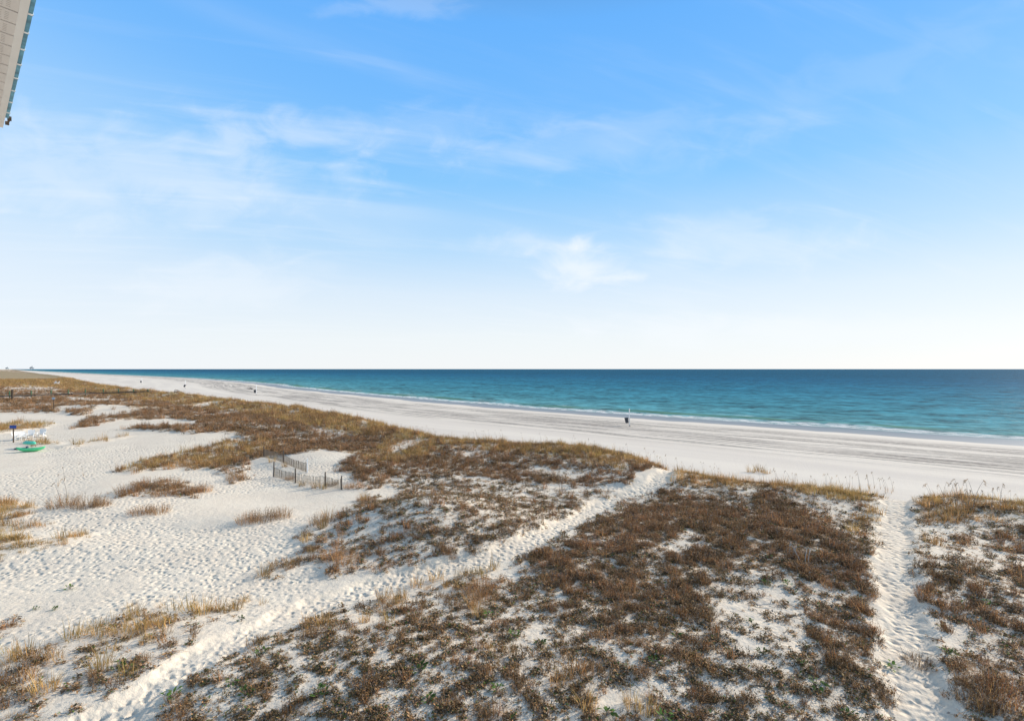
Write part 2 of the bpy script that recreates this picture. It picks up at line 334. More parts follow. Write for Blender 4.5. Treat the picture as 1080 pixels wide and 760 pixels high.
def sea_material():
    m, t, b = newmat('sea_water')
    o = t.attr('off'); t_ = t.attr('t'); d = t.attr('dist'); p = t.pos()
    sc_ = t.comb(t.math('MULTIPLY', o, .13), t.math('MULTIPLY', t_, .085))
    w1 = t.noise(sc_, 1., 5, .62, .3)
    w2 = t.noise(t.comb(t.math('MULTIPLY', o, .03), t.math('MULTIPLY', t_, .006), 3.), 1., 5, .6, .3)
    w3 = t.noise(p, .05, 4, .65)
    deep = t.rng(t.math('POWER', t.math('DIVIDE', o, 900.), .45, clamp=True), 0, 1, 0, 1, 'LINEAR')
    cr = t.new('ShaderNodeValToRGB'); t.put(cr.inputs[0], deep)
    e = cr.color_ramp.elements; e[0].position = 0; e[0].color = (.15, .34, .32, 1); e[1].position = 1; e[1].color = (.006, .098, .172, 1)
    for ps, c in ((.16, (.085, .28, .31)), (.3, (.045, .225, .285)), (.5, (.020, .165, .25)), (.75, (.008, .115, .21))):
        q = e.new(ps); q.color = tuple(v_ * w_ for v_, w_ in zip(c, (1.15, 1.03, .99))) + (1,)
    col = cr.outputs[0]
    k = t.math('ADD', t.rng(w1, .34, .66, .6, 1.46, 'LINEAR'), t.rng(w2, .32, .68, -.2, .2, 'LINEAR'))
    w4 = t.noise(t.comb(t.math('MULTIPLY', o, .42), t.math('MULTIPLY', t_, .30), 11.), 1., 4, .6)
    k = t.math('ADD', k, t.rng(w4, .34, .66, -.42, .42, 'LINEAR'))
    k = t.math('ADD', k, t.rng(w3, .34, .66, -.14, .14, 'LINEAR'))
    col = t.mix(1., col, t.comb(k, k, k), 'MULTIPLY')
    # green wave face and foam near the shore
    wv = t.rng(t.noise(t.comb(0., t.math('MULTIPLY', t_, .02), 2.), 1., 3), .3, .7, -2.5, 2.5, 'LINEAR')
    ow = t.math('ADD', o, wv)
    n5 = t.noise(t.comb(0., t.math('MULTIPLY', t_, .018), 8.), 1., 2)
    green = t.math('MULTIPLY', t.math('MULTIPLY', t.rng(ow, 7, 9.5), t.rng(ow, 15, 11)), t.rng(n5, .40, .55))
    col = t.mix(t.math('MULTIPLY', green, .8), col, (.12, .23, .11, 1))
    fn = t.noise(t.comb(t.math('MULTIPLY', o, .9), t.math('MULTIPLY', t_, .25)), 1., 6, .7)
    foam = t.math('MULTIPLY', t.math('MULTIPLY', t.rng(ow, -1.5, .8), t.rng(ow, 8.5, 4.5)), t.rng(fn, .44, .52))
    f2 = t.math('MULTIPLY', t.math('MULTIPLY', t.rng(ow, 14, 16.), t.rng(ow, 20, 17.)), t.math('MULTIPLY', t.rng(fn, .5, .58), t.rng(t.noise(t.comb(0., t.math('MULTIPLY', t_, .03), 4.), 1., 3), .52, .58)))
    foam = t.math('MAXIMUM', foam, t.math('MULTIPLY', f2, .7))
    col = t.mix(foam, col, (.80, .78, .74, 1))
    thin = t.math('MULTIPLY', t.rng(ow, 3.0, .0), t.math('SUBTRACT', 1., foam))
    col = t.mix(t.math('MULTIPLY', thin, .75), col, (.30, .33, .33, 1))
    t.put(b.inputs['Base Color'], col)
    b.inputs['IOR'].default_value = 1.33
    t.put(b.inputs['Roughness'], t.rng(foam, 0, 1, .32, .9, 'LINEAR'))
    b.inputs['Specular IOR Level'].default_value = .14
    h = t.math('ADD', t.math('MULTIPLY', w1, 1.), t.math('MULTIPLY', w3, .35))
    nb = t.bump(h, 1.0, 1.1)
    df = t.new('ShaderNodeBsdfDiffuse'); t.put(df.inputs[0], col); gl = t.new('ShaderNodeBsdfGlossy'); gl.inputs['Roughness'].default_value = .38; t.put(gl.inputs['Normal'], nb); t.put(df.inputs['Normal'], t.bump(h, .35, 1.1))
    mx = t.new('ShaderNodeMixShader'); t.put(mx.inputs[0], t.rng(foam, 0, 1, .075, .0, 'LINEAR')); t.l.new(df.outputs[0], mx.inputs[1]); t.l.new(gl.outputs[0], mx.inputs[2])
    t.l.new(mx.outputs[0], m.node_tree.nodes['Material Output'].inputs[0])
    return m
M_SAND = sand_material(); M_SEA = sea_material()

# ------------------------------------------------------------------ meshes
def build(name, V, Fq, mat=None, parent=None, mats=None, midx=None, smooth_=False, loc=None, link=True):
    me = bpy.data.meshes.new(name)
    V = np.asarray(V, dtype=np.float32)
    if isinstance(Fq, np.ndarray):
        n = Fq.shape[1]; nf = len(Fq)
        me.vertices.add(len(V)); me.vertices.foreach_set('co', V.ravel())
        me.loops.add(nf * n); me.loops.foreach_set('vertex_index', Fq.astype(np.int32).ravel())
        me.polygons.add(nf); me.polygons.foreach_set('loop_start', np.arange(0, nf * n, n, dtype=np.int32))
        me.update(calc_edges=True)
    else:
        me.from_pydata([tuple(map(float, v)) for v in V], [], [tuple(int(i) for i in f) for f in Fq])
    for q in (mats or ([mat] if mat else [])): me.materials.append(q)
    if midx is not None: me.polygons.foreach_set('material_index', np.asarray(midx, dtype=np.int32))
    if smooth_: me.polygons.foreach_set('use_smooth', np.ones(len(me.polygons), bool))
    me.update()
    o = bpy.data.objects.new(name, me)
    if link: C.objects.link(o)
    if parent is not None: o.parent = parent
    if loc is not None: o.location = loc
    return o
def tag(o, label=None, cat=None, group=None, kind=None):
    if label: o['label'] = label
    if cat: o['category'] = cat
    if group: o['group'] = group
    if kind: o['kind'] = kind
    return o
def empty(name, loc, rz=0):
    o = bpy.data.objects.new(name, None); o.empty_display_size = .2; C.objects.link(o); o.location = loc; o.rotation_euler = (0, 0, rz); return o
def polar(radii, ang):
    R, A = np.meshgrid(radii, ang, indexing='ij'); x = R * np.sin(A); y = R * np.cos(A)
    nr, na = R.shape; i = np.arange((nr - 1) * (na - 1)); r = i // (na - 1); a = i % (na - 1)
    q = np.stack([r * na + a, r * na + a + 1, (r + 1) * na + a + 1, (r + 1) * na + a], 1)[:, ::-1]
    return x.ravel(), y.ravel(), q
def add_attr(o, name, v):
    a = o.data.attributes.new(name, 'FLOAT', 'POINT'); a.data.foreach_set('value', np.asarray(v, dtype=np.float32))

rad = [2.5]
while rad[-1] < 45000:
    r = rad[-1]
    rad.append(r * (1.012 if r < 10 else 1.0036 if r < 42 else 1.0065 if r < 170 else 1.02 if r < 3000 else 1.12))
rad = np.array(rad); ang = np.radians(np.concatenate([np.linspace(-82, -52, 60, endpoint=False), np.linspace(-52, 52, 900), np.linspace(52.5, 82, 50)]))
x, y, q = polar(rad, ang)
s, t = shore_st(x, y); v = crest_v(x, y); cov = coverage(x, y, v); z = H(x, y, cov, (s, t, v)); d = np.hypot(x, y)
r_, path = cov
bare = np.clip(1 - np.maximum(np.maximum(r_[G], r_[B]), r_[L]) * 1.6, 0, 1)
bowl = sstep(1, 6, v) * bare
foot = np.clip(np.maximum(path, bowl * (.12 + .88 * sstep(-.14, .10, fbm(x / 7, y / 7, 71, 3)))), 0, 1)
foot = np.maximum(foot, .25 * (1 - sstep(-6, 0, v)) * sstep(6, 14, s))
cx_, cy_ = x + .25 * fbm(x / .9, y / .9, 77, 2), y + .25 * fbm(x / .9, y / .9, 78, 2)
c_, h_ = cells(cx_ / .37, cy_ / .33, 81); pit = (1 - sstep(.10, .40, c_)) * (.15 + 1.3 * h_ ** 1.5)
c_, h_ = cells(cx_ / .62 + 3, cy_ / .5, 91); pit2 = (1 - sstep(.06, .38, c_)) * (h_ > .55)
c_, h_ = cells(x / .21 + 3, y / .25, 97); pit3 = (1 - sstep(.1, .45, c_)) * h_
nearm = 1 - sstep(38, 60, d)
z = z - nearm * foot * (.050 * pit * (.45 + .65 * path) + .05 * pit2 + .018 * pit3) + nearm * .03 * fbm(x / .5, y / .5, 95, 3)
# keep the finished ground as a lookup table for everything that stands on it
GR = {k: a.reshape(len(rad), len(ang)) for k, a in (('gold', r_[G]), ('brown', r_[B]), ('litter', r_[L]), ('z', z))}
def look(x_, y_, *keys):
    r = np.hypot(x_, y_); a = np.arctan2(x_, y_)
    i = np.clip(np.searchsorted(rad, r) - 1, 0, len(rad) - 2); j = np.clip(np.searchsorted(ang, a) - 1, 0, len(ang) - 2)
    fi = np.clip((r - rad[i]) / (rad[i + 1] - rad[i]), 0, 1); fj = np.clip((a - ang[j]) / (ang[j + 1] - ang[j]), 0, 1)
    return [GR[k][i, j] * (1 - fi) * (1 - fj) + GR[k][i + 1, j] * fi * (1 - fj) + GR[k][i, j + 1] * (1 - fi) * fj + GR[k][i + 1, j + 1] * fi * fj for k in keys]
g = build('ground', np.stack([x, y, z], 1), q, M_SAND, smooth_=True)
for n_, v_ in (('solid', .85 * sstep(300, 900, d) * np.clip((r_[G] + r_[B]) * 1.3, 0, 1)), ('far', sstep(30, 80, d)), ('gold', r_[G]), ('brown', r_[B]), ('litter', r_[L]), ('s', s), ('t', t), ('v', v), ('foot', foot)): add_attr(g, n_, v_)
tag(g, kind='structure')

# sea
rs = [30.]
while rs[-1] < 60000: rs.append(rs[-1] * (1.008 if rs[-1] < 500 else 1.03))
x, y, q = polar(np.array(rs), np.radians(np.linspace(-84, 84, 560)))
s, t = shore_st(x, y); off = -s - 10.0
dd = np.hypot(x, y)
zs = -2.3 + (1 - sstep(300, 900, dd)) * sstep(2, 14, off) * .35 * fbm(off / 5.5, t / 30, 101, 3)
br = off + 3 * fbm(t / 30, t * 0, 103, 2)
zs = zs + .34 * np.exp(-((br - 10) / 2.2) ** 2) * sstep(.0, .12, fbm(t / 45, t * 0 + 5, 105, 2) + .06) * (1 - sstep(300, 900, dd))
far = off < -14
zs = np.where(far, -3.4, zs)
w = build('sea_water', np.stack([x, y, zs], 1), q, M_SEA, smooth_=True)
for n_, v_ in (('off', off), ('t', t), ('dist', dd)): add_attr(w, n_, v_)
tag(w, kind='structure')

# ------------------------------------------------------------------ plant pieces
class PB:
    """collects triangles/quads with a material index"""
    def __init__(s): s.V = []; s.F = []; s.M = []
    def blade(s, p, yaw, length, width, lean, bend, mi=0, seg=3):
        p = np.array(p, float); dirx, diry = math.cos(yaw), math.sin(yaw); sx, sy = -diry, dirx
        a = lean; base = len(s.V); pt = p.copy()
        for i in range(seg + 1):
            wd = width * (1 - (i / seg) ** 1.5) * .5 + (.0015 if i == seg else 0)
            s.V.append((pt[0] + sx * wd, pt[1] + sy * wd, pt[2])); s.V.append((pt[0] - sx * wd, pt[1] - sy * wd, pt[2]))
            st = length / seg; pt = pt + np.array([dirx * math.sin(a) * st, diry * math.sin(a) * st, math.cos(a) * st]); a += bend / seg
        for i in range(seg):
            k = base + 2 * i; s.F.append((k, k + 1, k + 3, k + 2)); s.M.append(mi)
        return pt
    def leaf(s, p, yaw, ln, wd, pitch, roll, mi=0):
        dx, dy = math.cos(yaw), math.sin(yaw); cp, sp = math.cos(pitch), math.sin(pitch)
        ax = np.array([dx * cp, dy * cp, sp]); side = np.array([-dy, dx, math.sin(roll)]); p = np.array(p, float); b = len(s.V)
        for a_, w_ in ((0, .15), (.45, 1), (1, .05)):
            c = p + ax * ln * a_ - np.array([0, 0, .25 * ln * a_ * a_])
            s.V.append(tuple(c + side * wd * .5 * w_)); s.V.append(tuple(c - side * wd * .5 * w_))
        s.F += [(b, b + 1, b + 3, b + 2), (b + 2, b + 3, b + 5, b + 4)]; s.M += [mi, mi]
    def twig(s, pts, w, mi=0):
        """thin three-sided tube through the points"""
        b = len(s.V); n = len(pts)
        for i, p in enumerate(pts):
            q_ = pts[min(i + 1, n - 1)] if i < n - 1 else p; o_ = pts[i - 1] if i else p
            dv = np.array(q_, float) - np.array(o_, float); dv /= (np.linalg.norm(dv) + 1e-9)
            u = np.cross(dv, (0, 0, 1) if abs(dv[2]) < .9 else (1, 0, 0)); u /= np.linalg.norm(u); vv = np.cross(dv, u)
            ww = w * (1 - .7 * i / (n - 1))
            for k in range(3):
                a = k * 2.094; c = np.array(p) + (u * math.cos(a) + vv * math.sin(a)) * ww; s.V.append(tuple(c))
        for i in range(n - 1):
            for k in range(3):
                a = b + 3 * i + k; c = b + 3 * i + (k + 1) % 3; s.F.append((a, c, c + 3, a + 3)); s.M.append(mi)
    def obj(s, name, mats, **k): return build(name, s.V, s.F, mats=mats, midx=s.M, **k)
def plantmat(name, c1, c2, c3, rough=.75, trans=.25):
    m, t, b = newmat(name)
    oi = t.new('ShaderNodeObjectInfo')
    rn = oi.outputs['Random']
    geo = t.new('ShaderNodeNewGeometry').outputs['Random Per Island']
    big = t.noise(oi.outputs['Location'], .18, 3)
    f = t.math('ADD', t.math('MULTIPLY', rn, .5), t.math('MULTIPLY', geo, .5))
    col = t.mix(f, (*c1, 1), (*c2, 1))
    col = t.mix(t.rng(big, .42, .62, 0, .8), col, (*c3, 1))
    k = t.math('MULTIPLY', t.rng(geo, 0, 1, .6, 1.4, 'LINEAR'), t.rng(t.math('FRACT', t.math('MULTIPLY', rn, 7.31)), 0, 1, .6, 1.4, 'LINEAR'))
    col = t.mix(1., col, t.comb(k, k, k), 'MULTIPLY')
    t.put(b.inputs['Base Color'], col); b.inputs['Roughness'].default_value = rough; b.inputs['Specular IOR Level'].default_value = .2
    tr = t.new('ShaderNodeBsdfTranslucent'); t.put(tr.inputs[0], col)
    mx = t.new('ShaderNodeMixShader'); mx.inputs[0].default_value = trans
    t.l.new(b.outputs[0], mx.inputs[1]); t.l.new(tr.outputs[0], mx.inputs[2])
    t.l.new(mx.outputs[0], m.node_tree.nodes['Material Output'].inputs[0]); return m
M_GOLD = plantmat('golden_grass', (.68, .45, .18), (.48, .31, .12), (.54, .30, .13), trans=.35)
M_OLIVE = plantmat('olive_grass', (.30, .25, .085), (.42, .31, .11), (.28, .19, .08), trans=.35)
M_BROWN = plantmat('brown_twigs', (.40, .215, .10), (.60, .38, .19), (.36, .235, .105), trans=.35)
M_RUST = plantmat('rusty_stems', (.62, .30, .13), (.54, .33, .15), (.52, .28, .12), trans=.35)
M_DEAD = plantmat('dead_leaves', (.055, .045, .028), (.20, .135, .075), (.09, .07, .04), trans=.05)
M_GREY = plantmat('grey_stems', (.38, .31, .25), (.24, .19, .15), (.3, .24, .2), trans=.0)
M_GREEN = plantmat('green_leaves', (.09, .17, .035), (.14, .22, .05), (.08, .13, .035), trans=.3)
M_SEED = plantmat('seed_heads', (.55, .42, .27), (.42, .31, .19), (.5, .37, .23), trans=.35)
PM = [M_GOLD, M_OLIVE, M_BROWN, M_RUST, M_DEAD, M_GREY, M_GREEN, M_SEED]
R = random
def tuft(n, rad_, hmin, hmax, mi=(0, 0, 0, 1), width=.014):
    b = PB()
    for i in range(n):
        a = R.uniform(0, 6.283); rr = rad_ * math.sqrt(R.random()); x_, y_ = rr * math.cos(a), rr * math.sin(a)
        b.blade((x_, y_, -.04), a + R.uniform(-1, 1), R.uniform(hmin, hmax), width * R.uniform(.7, 1.3), R.uniform(.02, .45), R.uniform(.2, 1.3), R.choice(mi))
    return b
def shrub(n, rad_, h, leafn=3, mi=(2, 2, 3, 5)):
    b = PB()
    for i in range(n):
        a = R.uniform(0, 6.283); rr = rad_ * math.sqrt(R.random()) * .8; x_, y_ = rr * math.cos(a), rr * math.sin(a)
        ln = h * R.uniform(.6, 1.15) * (1 - .35 * (rr / rad_) ** 2); le = R.uniform(0, .7); m_ = R.choice(mi); p = [(x_, y_, -.04)]
        q_ = np.array(p[0]); yaw = a + R.uniform(-.9, .9)
        for k in range(3):
            st = ln / 3; q_ = q_ + np.array([math.cos(yaw) * math.sin(le) * st, math.sin(yaw) * math.sin(le) * st, math.cos(le) * st]); p.append(tuple(q_)); yaw += R.uniform(-.7, .7); le += R.uniform(-.3, .3)
            for j in range(leafn):
                b.leaf(q_ + np.array([R.uniform(-.03, .03), R.uniform(-.03, .03), R.uniform(-.05, .02)]), R.uniform(0, 6.28), R.uniform(.03, .06), R.uniform(.012, .024), R.uniform(-.4, 1.2), R.uniform(-.6, .6), R.choice((m_, 2, 4)))
        b.twig(p, .006, m_)
    return b
def litter(n, rad_, stems=3, mi=(4, 4, 2, 2, 3, 4, 5, 6)):
    b = PB()
    for i in range(n):
        a = R.uniform(0, 6.283); rr = rad_ * R.random() ** .7
        b.leaf((rr * math.cos(a), rr * math.sin(a), R.uniform(.0, .13) * (1 - rr / rad_ * .7)), R.uniform(0, 6.28), R.uniform(.05, .10), R.uniform(.03, .055), R.uniform(-.3, .9), R.uniform(-.8, .8), R.choice(mi))
    for i in range(stems):
        a = R.uniform(0, 6.283); yaw = R.uniform(0, 6.28); p = [(rad_ * .3 * math.cos(a), rad_ * .3 * math.sin(a), .0)]
        for k in range(4):
            l_ = p[-1]; p.append((l_[0] + .09 * math.cos(yaw), l_[1] + .09 * math.sin(yaw), max(.005, R.uniform(.0, .10)))); yaw += R.uniform(-.8, .8)
        b.twig(p, .006, R.choice((2, 4, 5)))
    return b
def sprig(n=16):
    b = PB()
    for i in range(n):
        a = R.uniform(0, 6.283); rr = .10 * R.random()
        b.leaf((rr * math.cos(a), rr * math.sin(a), R.uniform(.01, .12)), a + R.uniform(-.5, .5), R.uniform(.06, .12), R.uniform(.035, .06), R.uniform(0, 1.1), R.uniform(-.5, .5), 6)
    b.twig([(0, 0, -.03), (.01, 0, .06), (.02, .02, .13)], .008, 5)
    for f in list(b.F[:2 * n:2]):
        q_ = b.V[f[0]]; b.twig([(.005, 0, .02), (q_[0], q_[1], q_[2])], .004, 5)
    return b
def template(coll, blds):
    c = bpy.data.collections.new(coll)
    for i, b in enumerate(blds):
        o = b.obj(coll + '_piece', PM, link=False); c.objects.link(o)
    return c
COL = {
 'gold': template('golden_grass', [tuft(34, .22, .22, .5) for i in range(4)] + [tuft(30, .25, .2, .42, (1, 1, 0, 3)) for i in range(2)]),
 'brown': template('brown_shrub', [shrub(17, .16, .27) for i in range(4)] + [shrub(14, .2, .17, 4, (2, 3, 4)) for i in range(2)] + [shrub(20, .15, .36, 1, (3, 5, 2, 3)) for i in range(2)] + [tuft(16, .13, .15, .34, (3, 0, 2, 3), .012)]),
 'litter': template('leaf_litter', [litter(13, .12, 2) for i in range(5)] + [litter(5, .2, 4, (4, 2, 5)) for i in range(1)]),
}
def scatter(name, coll, pts, scale, lean=.25):
    n = len(pts)
    me = bpy.data.meshes.new(name); me.vertices.add(n); me.vertices.foreach_set('co', np.asarray(pts, dtype=np.float32).ravel())
    o = bpy.data.objects.new(name, me); C.objects.link(o)
    rot = np.stack([RS.normal(0, lean, n) * .5, RS.normal(0, lean, n) * .5, RS.uniform(0, 6.283, n)], 1)
    a = me.attributes.new('rot', 'FLOAT_VECTOR', 'POINT'); a.data.foreach_set('vector', rot.astype(np.float32).ravel())
    sv = np.stack([scale, scale, scale * RS.uniform(.75, 1.25, n)], 1)
    a = me.attributes.new('scl', 'FLOAT_VECTOR', 'POINT'); a.data.foreach_set('vector', sv.astype(np.float32).ravel())
    a = me.attributes.new('pick', 'INT', 'POINT'); a.data.foreach_set('value', RS.randint(0, len(coll.objects), n).astype(np.int32))
    ng = bpy.data.node_groups.new(name, 'GeometryNodeTree')
    ng.interface.new_socket('Geometry', in_out='INPUT', socket_type='NodeSocketGeometry'); ng.interface.new_socket('Geometry', in_out='OUTPUT', socket_type='NodeSocketGeometry')
    N = ng.nodes; Lk = ng.links; gi = N.new('NodeGroupInput'); go = N.new('NodeGroupOutput')
    ci = N.new('GeometryNodeCollectionInfo'); ci.inputs['Collection'].default_value = coll; ci.inputs['Separate Children'].default_value = True; ci.inputs['Reset Children'].default_value = True
    ip = N.new('GeometryNodeInstanceOnPoints'); ip.inputs['Pick Instance'].default_value = True
    def at(nm, ty):
        q_ = N.new('GeometryNodeInputNamedAttribute'); q_.data_type = ty; q_.inputs['Name'].default_value = nm
        return [s_ for s_ in q_.outputs if s_.enabled and s_.name == 'Attribute'][0]
    er = N.new('FunctionNodeEulerToRotation'); Lk.new(at('rot', 'FLOAT_VECTOR'), er.inputs[0])
    Lk.new(gi.outputs[0], ip.inputs['Points']); Lk.new(ci.outputs[0], ip.inputs['Instance']); Lk.new(er.outputs[0], ip.inputs['Rotation'])
    Lk.new(at('scl', 'FLOAT_VECTOR'), ip.inputs['Scale']); Lk.new(at('pick', 'INT'), ip.inputs['Instance Index']); Lk.new(ip.outputs[0], go.inputs[0])
    md = o.modifiers.new('scatter', 'NODES'); md.node_group = ng
    return o
def candidates(n, r0, r1, p=1.5):
    # density falls with distance^p
    u = RS.random_sample(n); k = 2 - p
    r = (r0 ** k + u * (r1 ** k - r0 ** k)) ** (1 / k) if abs(k) > 1e-3 else r0 * (r1 / r0) ** u
    a = np.radians(RS.uniform(-56, 56, n)); return r * np.sin(a), r * np.cos(a), r
def plant(name, key, n, r0, r1, p, scale, grow, label, cat, thr=.0, depth=0.0, pw=1.0):
    x_, y_, r = candidates(n, r0, r1, p)
    den, br_ = look(x_, y_, key, 'brown')
    if key == 'litter': den = np.maximum(den, .45 * br_)
    pa, pb, pc = {'gold': (.58, 2.4, .9), 'brown': (.27, 4.2, .55), 'litter': (.16, 5.2, .32)}[key]
    patch = np.clip(pa + pb * fbm(x_ / pc, y_ / pc, {'gold': 201, 'brown': 211, 'litter': 221}[key], 3) + .8 * fbm(x_ / 5, y_ / 5, 230, 2), 0, 1)
    keep = RS.random_sample(n) < den ** pw * np.clip(patch * 1.4 + (den - .75) * .7 + .32 * sstep(32, 65, r), 0, 1)
    x_, y_, r = x_[keep], y_[keep], r[keep]
    z_ = look(x_, y_, 'z')[0] + depth
    sc__ = scale * (1 + grow * np.sqrt(np.maximum(r / 20 - 1, 0))) * (.45 + .85 * RS.random_sample(len(r)) ** 1.3) * (1 + .35 * sstep(40, 90, r)) * (.75 + .4 * np.clip(patch[keep], 0, 1))
    o = scatter(name, COL[key], np.stack([x_, y_, z_], 1), sc__)
    print(name, len(r)); return tag(o, label, cat, kind='stuff')
plant('dune_grass', 'gold', 300000, 9, 700, 1.35, .95, .30 , 'golden dune grass spreading over the dune crest and hollows', 'grass', pw=1.3)
plant('dune_scrub', 'brown', 470000, 9, 700, 1.5, 1.0, .42, 'low brown winter scrub covering the dunes', 'scrub')
plant('leaf_litter', 'litter', 230000, 8, 130, 1.6, .95, .35, 'dark fallen leaves and creeping stems scattered over white sand', 'leaf litter', pw=.8)

# ------------------------------------------------------------------ placing individual things
def zz_(x_, y_): return look(np.atleast_1d(x_), np.atleast_1d(y_), 'z')[0]
def at(px, py): x_, y_, z_ = march(np.array([px]), np.array([py]), zz_); return float(x_[0]), float(y_[0]), float(zz_(x_, y_)[0])
def fan(protos, spots, name, group, label_of, cat, sc_of=None):
    used = {}
    for i, sp in enumerate(spots):
        px, py, k = sp[:3]; x_, y_, z_ = at(px, py); src = protos[i % len(protos)]
        if id(src) in used: o = src.copy(); C.objects.link(o)
        else:
            o = src; used[id(src)] = 1
        o.name = name; o.location = (x_, y_, z_ - .01); o.rotation_euler = (R.uniform(-.05, .05), R.uniform(-.05, .05), R.uniform(0, 6.28))
        k *= 1.12; o.scale = (k, k, k * R.uniform(.85, 1.15)); tag(o, label_of(i, sp), cat, group)
# shrub clumps standing alone on bare sand
big = [shrub(120, .75, .62, 3) for i in range(3)]
for b in big:   # a little grass in each
    g_ = tuft(40, .7, .4, .75, (0, 3, 0)); k = len(b.V); b.V += g_.V; b.F += [tuple(i + k for i in f) for f in g_.F]; b.M += g_.M
sh = [b.obj('dune_shrub', PM) for b in big]
SH = [(351,511,.7,'leaning on the right part of the front fence'),(369,514,.75,'right behind the last post of the front fence'),(306,505,.6,'at the second post of the front fence'),(276,480,.9,'at the far end of the rear fence'),(262,550,1.0,'left end of the largest clump in the open sand'),(278,547,1.25,'middle of the largest clump in the open sand'),(296,545,.95,'right end of the largest clump in the open sand'),
      (66,534,1.3,'beside the three lone seed stalks'),(93,534,1.35,'second clump from the left on the open sand'),(106,533,.9,'right edge of the second clump from the left'),
      (148,541,1.0,'small low clump in front of the scrub row'),(167,540,1.0,'right end of the small low clump in front of the scrub row'),
      (135,519,1.2,'left end of the scrub row on open sand'),(155,514,1.3,'second in the scrub row on open sand'),(178,513,1.4,'third in the scrub row on open sand'),(172,522,1.2,'front of the scrub row on open sand'),(195,520,1.2,'right end of the scrub row on open sand'),(213,518,1.0,'tip of the scrub row on open sand'),
      (248,505,1.1,'left of the slatted fence'),(384,528,.8,'small, on bare slope right of fence'),(380,506,.9,'on top of the bare slope behind the fence end'),(403,505,.9,'at the upper rim of the bare slope'),
      (498,628,.75,'left part of the lone clump beside the diagonal footpath'),(508,622,.9,'upper part of the lone clump beside the diagonal footpath'),(513,633,.75,'right part of the lone clump beside the diagonal footpath'),
      (338,552,.9,'beside the yellow tuft below the front fence'),(352,588,.8,'at the foot of the littered slope'),(366,592,.9,'lowest on the littered slope'),
      (968,700,.6,'close to the right footpath'),(1038,725,.9,'dark mound at the lower right'),(1052,735,.9,'darkest mound at the lower right'),(1030,740,.8,'lower edge of the dark mound at the lower right')]
fan(sh, SH, 'dune_shrub', 'brown shrub clumps on the sand', lambda i, s_: 'twiggy brown shrub, ' + s_[3], 'shrub')
# golden tufts
gt = [tuft(60, .28, .35, .75, (0, 0, 0, 1), .016).obj('grass_tuft', PM) for i in range(3)]
TF = [(318,512,1.,'at the foot of the front fence, left'),(333,514,1.1,'at the foot of the front fence, middle'),(341,515,1.,'at the foot of the front fence, right'),(300,492,.9,'between the two fence runs'),(287,487,1.1,'behind the left post of the front fence'),(346,548,1.3,'right of the big brown clump below the fence'),(340,556,1.1,'lower half of the yellow strip below the fence'),(385,527,1.1,'on the bare slope right of the fence'),(322,570,1,'at the top of the thin grass strip by the littered slope'),
      (278,606,.9,'at the lower end of the thin grass strip'),(290,600,.8,'in the middle of the thin grass strip'),
      (140,650,1,'upper left of the lower left streaks'),(215,646,1.0,'topmost of the lower left streaks'),(235,645,.9,'on the sand left of the diagonal footpath'),(128,665,.9,'leftmost yellow tuft of the lower left streaks'),
      (106,705,1.1,'bright yellow, lower left streaks'),(48,727,1.1,'near the lower left corner'),(180,655,.8,'between the lower left streaks'),(250,642,.8,'small, nearest the diagonal footpath on its left'),
      (500,640,.9,'yellow, in front of the lone brown clump'),(505,650,.8,'below the lone brown clump'),(607,712,1.1,'brightest, at the lower middle'),(587,720,.8,'left of the brightest tuft at the lower middle'),(620,745,.9,'bottom edge, lower middle'),
      (668,745,.8,'bottom edge on a bare patch'),(684,750,.8,'bottom edge right of a bare patch'),(520,685,.7,'thin, lower middle'),(538,690,.7,'thin, on bare sand at lower middle'),(405,632,.9,'at the right bank of the diagonal footpath'),
      (410,655,.8,'pale, below the path bank'),(384,655,.7,'pale, lower left of the path bank'),(460,612,1,'under the bend of the diagonal footpath'),(440,618,1,'along the edge of the diagonal footpath'),
      (800,497,1.6,'low mound of grass on the beach side of the crest'),(792,498,1.3,'left side of the beach mound'),(808,499,1.3,'right side of the beach mound'),(900,560,1,'olive, left of the right footpath'),(982,572,1.0,'olive, right of the right footpath'),(988,575,1,'olive, second right of the right footpath')]
fan(gt, TF, 'grass_tuft', 'golden grass tufts standing alone', lambda i, s_: 'upright golden grass tuft, ' + s_[3], 'grass tuft')
# green sprigs
gs = [sprig().obj('green_sprig', PM) for i in range(4)]
GSP = [(74,621,1.6,'alone on the open footprinted sand at left'),(58,643,1,'small, left open sand'),(37,643,1,'small, far left open sand'),(515,650,1.7,'below the lone brown clump'),(541,672,1.6,'right of the thin yellow tufts'),(443,710,1.8,'bright, lower middle'),
       (277,691,1.7,'left of the small hollow in the littered bank'),(337,734,1.7,'bright, lower left litter'),(259,733,1.6,'lower left litter'),(243,722,1.3,'edge of the lower left litter'),(127,705,1.7,'left of the diagonal footpath'),(180,735,1.9,'dark bank at the lower left'),(255,655,1.3,'left side of the diagonal footpath'),
       (570,680,1.4,'middle of the foreground litter'),(640,755,1.7,'bottom edge of the photo'),(524,728,1.5,'lower middle litter'),(700,760,1.5,'bottom edge at centre right'),(860,725,1.9,'brightest on the right slope'),(805,690,1.5,'on the right slope'),(769,690,1.2,'left on the right slope'),
       (807,617,1.4,'above the right slope litter'),(831,616,1.2,'second above the right slope litter'),(790,655,1.2,'centre right litter'),(846,700,1.2,'lower right slope'),(940,705,1.6,'at the edge of the right footpath'),(997,690,1.8,'right of the right footpath'),(935,770,1.5,'lower edge near the right footpath'),
       (1042,638,1.3,'in the far right scrub'),(895,755,1.3,'lower right slope near the frame edge'),(452,740,1.4,'bottom of the foreground litter'),(690,700,1.3,'in the brown scrub at lower centre'),(714,672,1.3,'in the scrub right of centre'),(720,560,1.2,'high on the right dune')]
